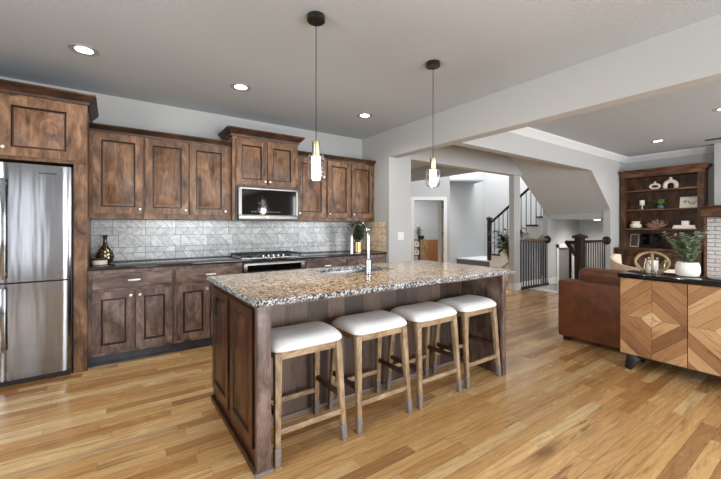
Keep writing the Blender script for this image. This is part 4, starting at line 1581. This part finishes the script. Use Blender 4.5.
MB().box(7.97, 8.535, -0.72, 1.530, 1.60, 1.635, bev=0.006).box(7.985, 8.5, -0.71, 1.530, 1.44, 1.46).build('mantel_moulding', 'crown', t)
MB().box(8.19, 8.24, 1.498, 1.53, 0.0, 1.455).build('edge_trim', 'alder_y', t)

# ceiling vent
t = thing('ceiling_vent', (7.85, 1.25, CEIL), 'slim dark ceiling vent near the bookcase crown', 'vent')
MB().box(7.80, 7.91, 1.05, 1.45, CEIL - 0.008, CEIL + 0.0005).build('frame', 'steel', t)
for k in range(4):
    MB().box(7.815 + k * 0.023, 7.828 + k * 0.023, 1.07, 1.43, CEIL - 0.011, CEIL - 0.007).build('slat', 'iron', t)

# pale armchair beyond the sofa
t = thing('armchair', (6.45, 1.75, 0), 'cream curved armchair behind the sofa, in front of the bookcase', 'armchair')
vs, fs = [], []
nA = 28
cx_, cy_ = 6.42, 1.78
for i in range(nA + 1):
    s = i / nA
    a = R_(70) + R_(220) * s
    top = 0.715 + 0.145 * math.exp(-((s - 0.06) / 0.26) ** 2) + 0.02 * math.exp(-((s - 1.0) / 0.2) ** 2)
    for (r_, z_) in ((0.42, 0.36), (0.47, 0.55), (0.50, top - 0.02), (0.49, top), (0.45, top - 0.005), (0.41, 0.55), (0.36, 0.38)):
        vs.append((cx_ + r_ * math.cos(a), cy_ + r_ * math.sin(a) * 0.95, z_))
k_ = 7
for i in range(nA):
    for j in range(k_):
        j2 = (j + 1) % k_
        fs.append((i * k_ + j, i * k_ + j2, (i + 1) * k_ + j2, (i + 1) * k_ + j))
fs += [tuple(range(k_)), tuple(nA * k_ + j for j in range(k_))]
MB().add(vs, fs).build('backrest', 'cream', t, sharp=60)
MB().lathe((cx_, cy_, 0.30), [(0.36, 0), (0.40, 0.02), (0.40, 0.11), (0.36, 0.14), (0.0, 0.15)], 32).build('seat', 'cream', t)
for a in (45, 135, 225, 315):
    dx, dy = math.cos(R_(a)), math.sin(R_(a))
    MB().bar((cx_ + dx * 0.33, cy_ + dy * 0.33, 0), (cx_ + dx * 0.27, cy_ + dy * 0.27, 0.31), 0.025, 0.025, 0.035, 0.035).build('leg', 'stool_wood', t)

# ------------------------------------------------------------------ stairs and railings


def newel(parent, x, y, z0, z1, s=0.09):
    mb = MB().box(x - s / 2, x + s / 2, y - s / 2, y + s / 2, z0, z1 - 0.05, bev=0.004)
    mb.box(x - s * 0.75, x + s * 0.75, y - s * 0.75, y + s * 0.75, z1 - 0.075, z1 - 0.035, bev=0.006)
    mb.box(x - s * 0.6, x + s * 0.6, y - s * 0.6, y + s * 0.6, z1 - 0.26, z1 - 0.235, bev=0.004)
    q = s * 0.7
    mb.add([(x - q, y - q, z1 - 0.035), (x + q, y - q, z1 - 0.035), (x + q, y + q, z1 - 0.035), (x - q, y + q, z1 - 0.035), (x, y, z1 + 0.01)], [(0, 1, 4), (1, 2, 4), (2, 3, 4), (3, 0, 4), (0, 1, 2, 3)])
    return mb.build('newel_post', 'dark_wood', parent)


RISE, RUN = 0.195, 0.25
t = thing('staircase', (8.9, 5.5, 0), 'carpeted staircase climbing from a low landing beyond the white column', 'stairs')
MB().box(8.30, 9.595, 5.76, 6.845, 0.0, 0.345).build('landing', 'white', t)
MB().box(8.285, 9.595, 5.74, 6.845, 0.345, 0.372).build('landing_carpet', 'white', t)
MB().box(8.283, 8.300, 5.76, 6.845, 0.16, 0.345).build('riser', 'carpet', t)
MB().box(7.98, 8.30, 5.76, 6.845, 0.0, 0.165).build('bottom_step', 'white', t)
st_y = 5.70
nst = 6
for k in range(nst):
    z1 = 0.365 + RISE * (k + 1)
    y1 = st_y - RUN * k
    MB().box(8.275, 9.595, y1 - RUN - 0.02, y1 + 0.015, z1 - 0.035, z1).build('tread', 'dark_wood', t)
    MB().box(8.32, 9.595, y1 - 0.022, y1, z1 - RISE, z1 - 0.035).build('riser', 'white', t)
skirt = [(5.76, 0.0)]
for k in range(nst):
    y1 = st_y - RUN * k
    z1 = 0.365 + RISE * (k + 1) - 0.036
    skirt += [(y1, z1 - RISE), (y1, z1)]
yend = st_y - RUN * nst
skirt += [(4.125, skirt[-1][1]), (4.125, 1.17)]
skirt2 = [(5.76, 0.0)] + skirt[1:-1]
MB().prism([(5.76, 0.365)] + skirt[1:-1] + [(4.125, 1.28), (5.42, 0.22), (5.76, 0.22)], 8.30, 8.325, 'yz').build('stringer', 'white', t)
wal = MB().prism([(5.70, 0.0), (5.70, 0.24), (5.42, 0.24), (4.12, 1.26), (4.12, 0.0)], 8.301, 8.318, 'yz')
struct(wal.build('wall_under_stairs', 'shaded_stair_gray'))
struct(MB().box(8.285, 8.301, 4.215, 5.70, 0, 0.13).build('baseboard_under_stairs', 'white'))
t = thing('stair_railing', (8.36, 5.0, 0), 'dark handrail with slim balusters climbing the stairs beyond the column', 'railing')
newel(t, 8.36, 5.80, 0.372, 1.56, 0.085)


def rz_(y):
    return 0.365 + RISE * 1.0 + (st_y - y) / RUN * RISE + 0.86


MB().bar((8.36, 5.78, rz_(5.78) + 0.02), (8.36, 4.10, rz_(4.10) + 0.02), 0.06, 0.05, bev=0.01).build('handrail', 'dark_wood', t)
for k in range(nst):
    for f in (0.06, 0.19):
        y = st_y - RUN * k - f
        if y > 4.12:
            MB().box(8.353, 8.367, y - 0.007, y + 0.007, 0.365 + RISE * (k + 1), rz_(y)).build('baluster', 'iron', t)

t = thing('stair_railing', (7.3, 4.0, 0), 'level dark-railed balustrade between the white column and the wall', 'railing')
MB().bar((6.76, 4.0, 1.005), (7.90, 4.0, 1.005), 0.06, 0.05, bev=0.012).build('handrail', 'alder_x', t)
MB().bar((6.76, 4.0, 0.02), (7.90, 4.0, 0.02), 0.07, 0.04, bev=0.004).build('bottom_rail', 'dark_wood', t)
MB().lathe((7.895, 4.0, 1.005), [(0.0, 0), (0.075, 0), (0.085, 0.012), (0.06, 0.03), (0.0, 0.032)], 20, '-x').build('rosette', 'dark_wood', t)
for k in range(11):
    x = 6.83 + k * 0.098
    MB().box(x - 0.008, x + 0.008, 3.992, 4.008, 0.03, 0.985).build('baluster', 'iron', t)

t = thing('stair_railing', (7.2, 2.77, 0), 'dark newel post and balustrade standing behind the sofa', 'railing')
newel(t, 6.69, 2.83, 0, 1.16, 0.125)
MB().bar((6.74, 2.83, 1.02), (7.825, 2.83, 1.02), 0.06, 0.05, bev=0.012).build('handrail', 'dark_wood', t)
MB().bar((6.74, 2.83, 0.03), (7.825, 2.83, 0.03), 0.07, 0.05, bev=0.004).build('bottom_rail', 'dark_wood', t)
MB().lathe((7.825, 2.83, 1.02), [(0.0, 0), (0.07, 0), (0.08, 0.012), (0.055, 0.03), (0.0, 0.032)], 20, '-x').build('rosette', 'dark_wood', t)
for k in range(10):
    x = 6.84 + k * 0.098
    MB().box(x - 0.008, x + 0.008, 2.822, 2.838, 0.04, 1.0).build('baluster', 'iron', t)
MB().bar((6.69, 2.86, 1.01), (6.69, 3.06, 1.01), 0.06, 0.055, bev=0.01).build('rail_return', 'dark_wood', t)
MB().bar((6.66, 3.04, 1.02), (7.35, 3.04, 0.53), 0.055, 0.06, bev=0.01).build('descending_rail', 'dark_wood', t)

t = thing('staircase', (7.6, 3.45, -1.14), 'pale carpeted staircase going down behind the sofa', 'stairs')
for k in range(6):
    x = 7.03 + 0.21 * k
    MB().box(x, x + 0.23, 2.892, 3.96, -0.19 * k - 0.03 - (0.0 if k else 0.0), -0.19 * k + 0.004).box(x + 0.0, x + 0.02, 2.892, 3.96, -0.19 * (k + 1), -0.19 * k).build('tread', 'pale_carpet', t)

# leafy plant behind the column
t = thing('potted_plant', (7.55, 4.66, 0), 'large dark leafy plant standing behind the white column', 'plant')
MB().lathe((7.55, 4.66, 0.0), [(0.08, 0), (0.09, 0.01), (0.12, 0.40), (0.11, 0.41), (0.105, 0.38), (0.0, 0.38)], 24).build('pot', 'matte_ceramic', t)
rnd = random.Random(21)
fo, stm = MB(), MB()
for i in range(44):
    a = rnd.uniform(0, 2 * PI)
    b0 = Vector((7.55, 4.66, 0.38))
    tip = b0 + Vector((math.cos(a) * rnd.uniform(0.05, 0.35), math.sin(a) * rnd.uniform(0.05, 0.35), rnd.uniform(0.40, 0.95)))
    stm.tube([b0, b0.lerp(tip, 0.5) + Vector((0, 0, 0.05)), tip], 0.006, 5)
    for q in range(3):
        d = Vector((math.cos(a + rnd.uniform(-1.0, 1.0)), math.sin(a + rnd.uniform(-1.0, 1.0)), rnd.uniform(-0.1, 0.8)))
        leaf(fo, tip.lerp(b0, q * 0.16), d, rnd.uniform(0.24, 0.38), 0.085, droop=0.3)
stm.build('stem', 'stem', t)
fo.build('foliage', 'leaf_dark', t, fixn=False, sharp=80)

# study furniture beyond the doorway
t = thing('sideboard', dm(1.95, 1.95, 0), 'wooden sideboard with shelves in the room beyond the doorway', 'sideboard')
b = MB()
dbox(b, 1.97, 2.72, 1.75, 2.15, 0.05, 0.86)
b.build('body', 'study_wood', t)
b = MB()
dbox(b, 1.985, 2.22, 1.735, 1.752, 0.08, 0.83)
b.build('door', 'stool_wood', t)
for z in (0.05, 0.33, 0.60, 0.84):
    b = MB()
    dbox(b, 1.55, 1.97, 1.75, 2.15, z, z + 0.025)
    b.build('shelf', 'black', t)
for u in (1.55, 1.76, 1.95):
    b = MB()
    dbox(b, u, u + 0.02, 1.75, 2.15, 0.05, 0.86)
    b.build('shelf_side', 'black', t)
for u in (1.57, 2.68):
    for dd in (1.77, 2.11):
        b = MB()
        dbox(b, u, u + 0.03, dd, dd + 0.03, 0.0, 0.06)
        b.build('foot', 'black', t)
for z, lb in ((0.356, 'white storage box on the lower shelf beyond the doorway'), (0.626, 'white storage box on the upper shelf beyond the doorway')):
    p = dm(1.66, 1.85, z)
    t = thing('storage_box', p, lb, 'box')
    b = MB()
    dbox(b, 1.785, 1.94, 1.78, 1.98, z, z + 0.16)
    b.build('body', 'ceramic', t)
    b = MB()
    dbox(b, 1.835, 1.89, 1.775, 1.781, z + 0.08, z + 0.11)
    b.build('label_holder', 'iron', t)
pp = Vector(dm(2.02, 1.92, 0.865))
t = thing('potted_plant', pp, 'pale leafy plant in a dark round bowl on the sideboard beyond the doorway', 'plant')
MB().lathe(pp, [(0.06, 0), (0.10, 0.02), (0.115, 0.08), (0.10, 0.13), (0.09, 0.12), (0.0, 0.11)], 20).build('pot', 'iron', t)
M['leaf_gray'] = plain('leaf_grey', (150, 156, 148), 0.6, noise=0.3, nscale=14)
bushy(t, pp + Vector((-0.06, 0.04, 0.10)), 12, 0.40, 0.20, 0.13, 0.07, 'leaf_gray', 6, 0.004, 9)

for o in bpy.data.objects:
    if '_o' in o:
        del o['_o']
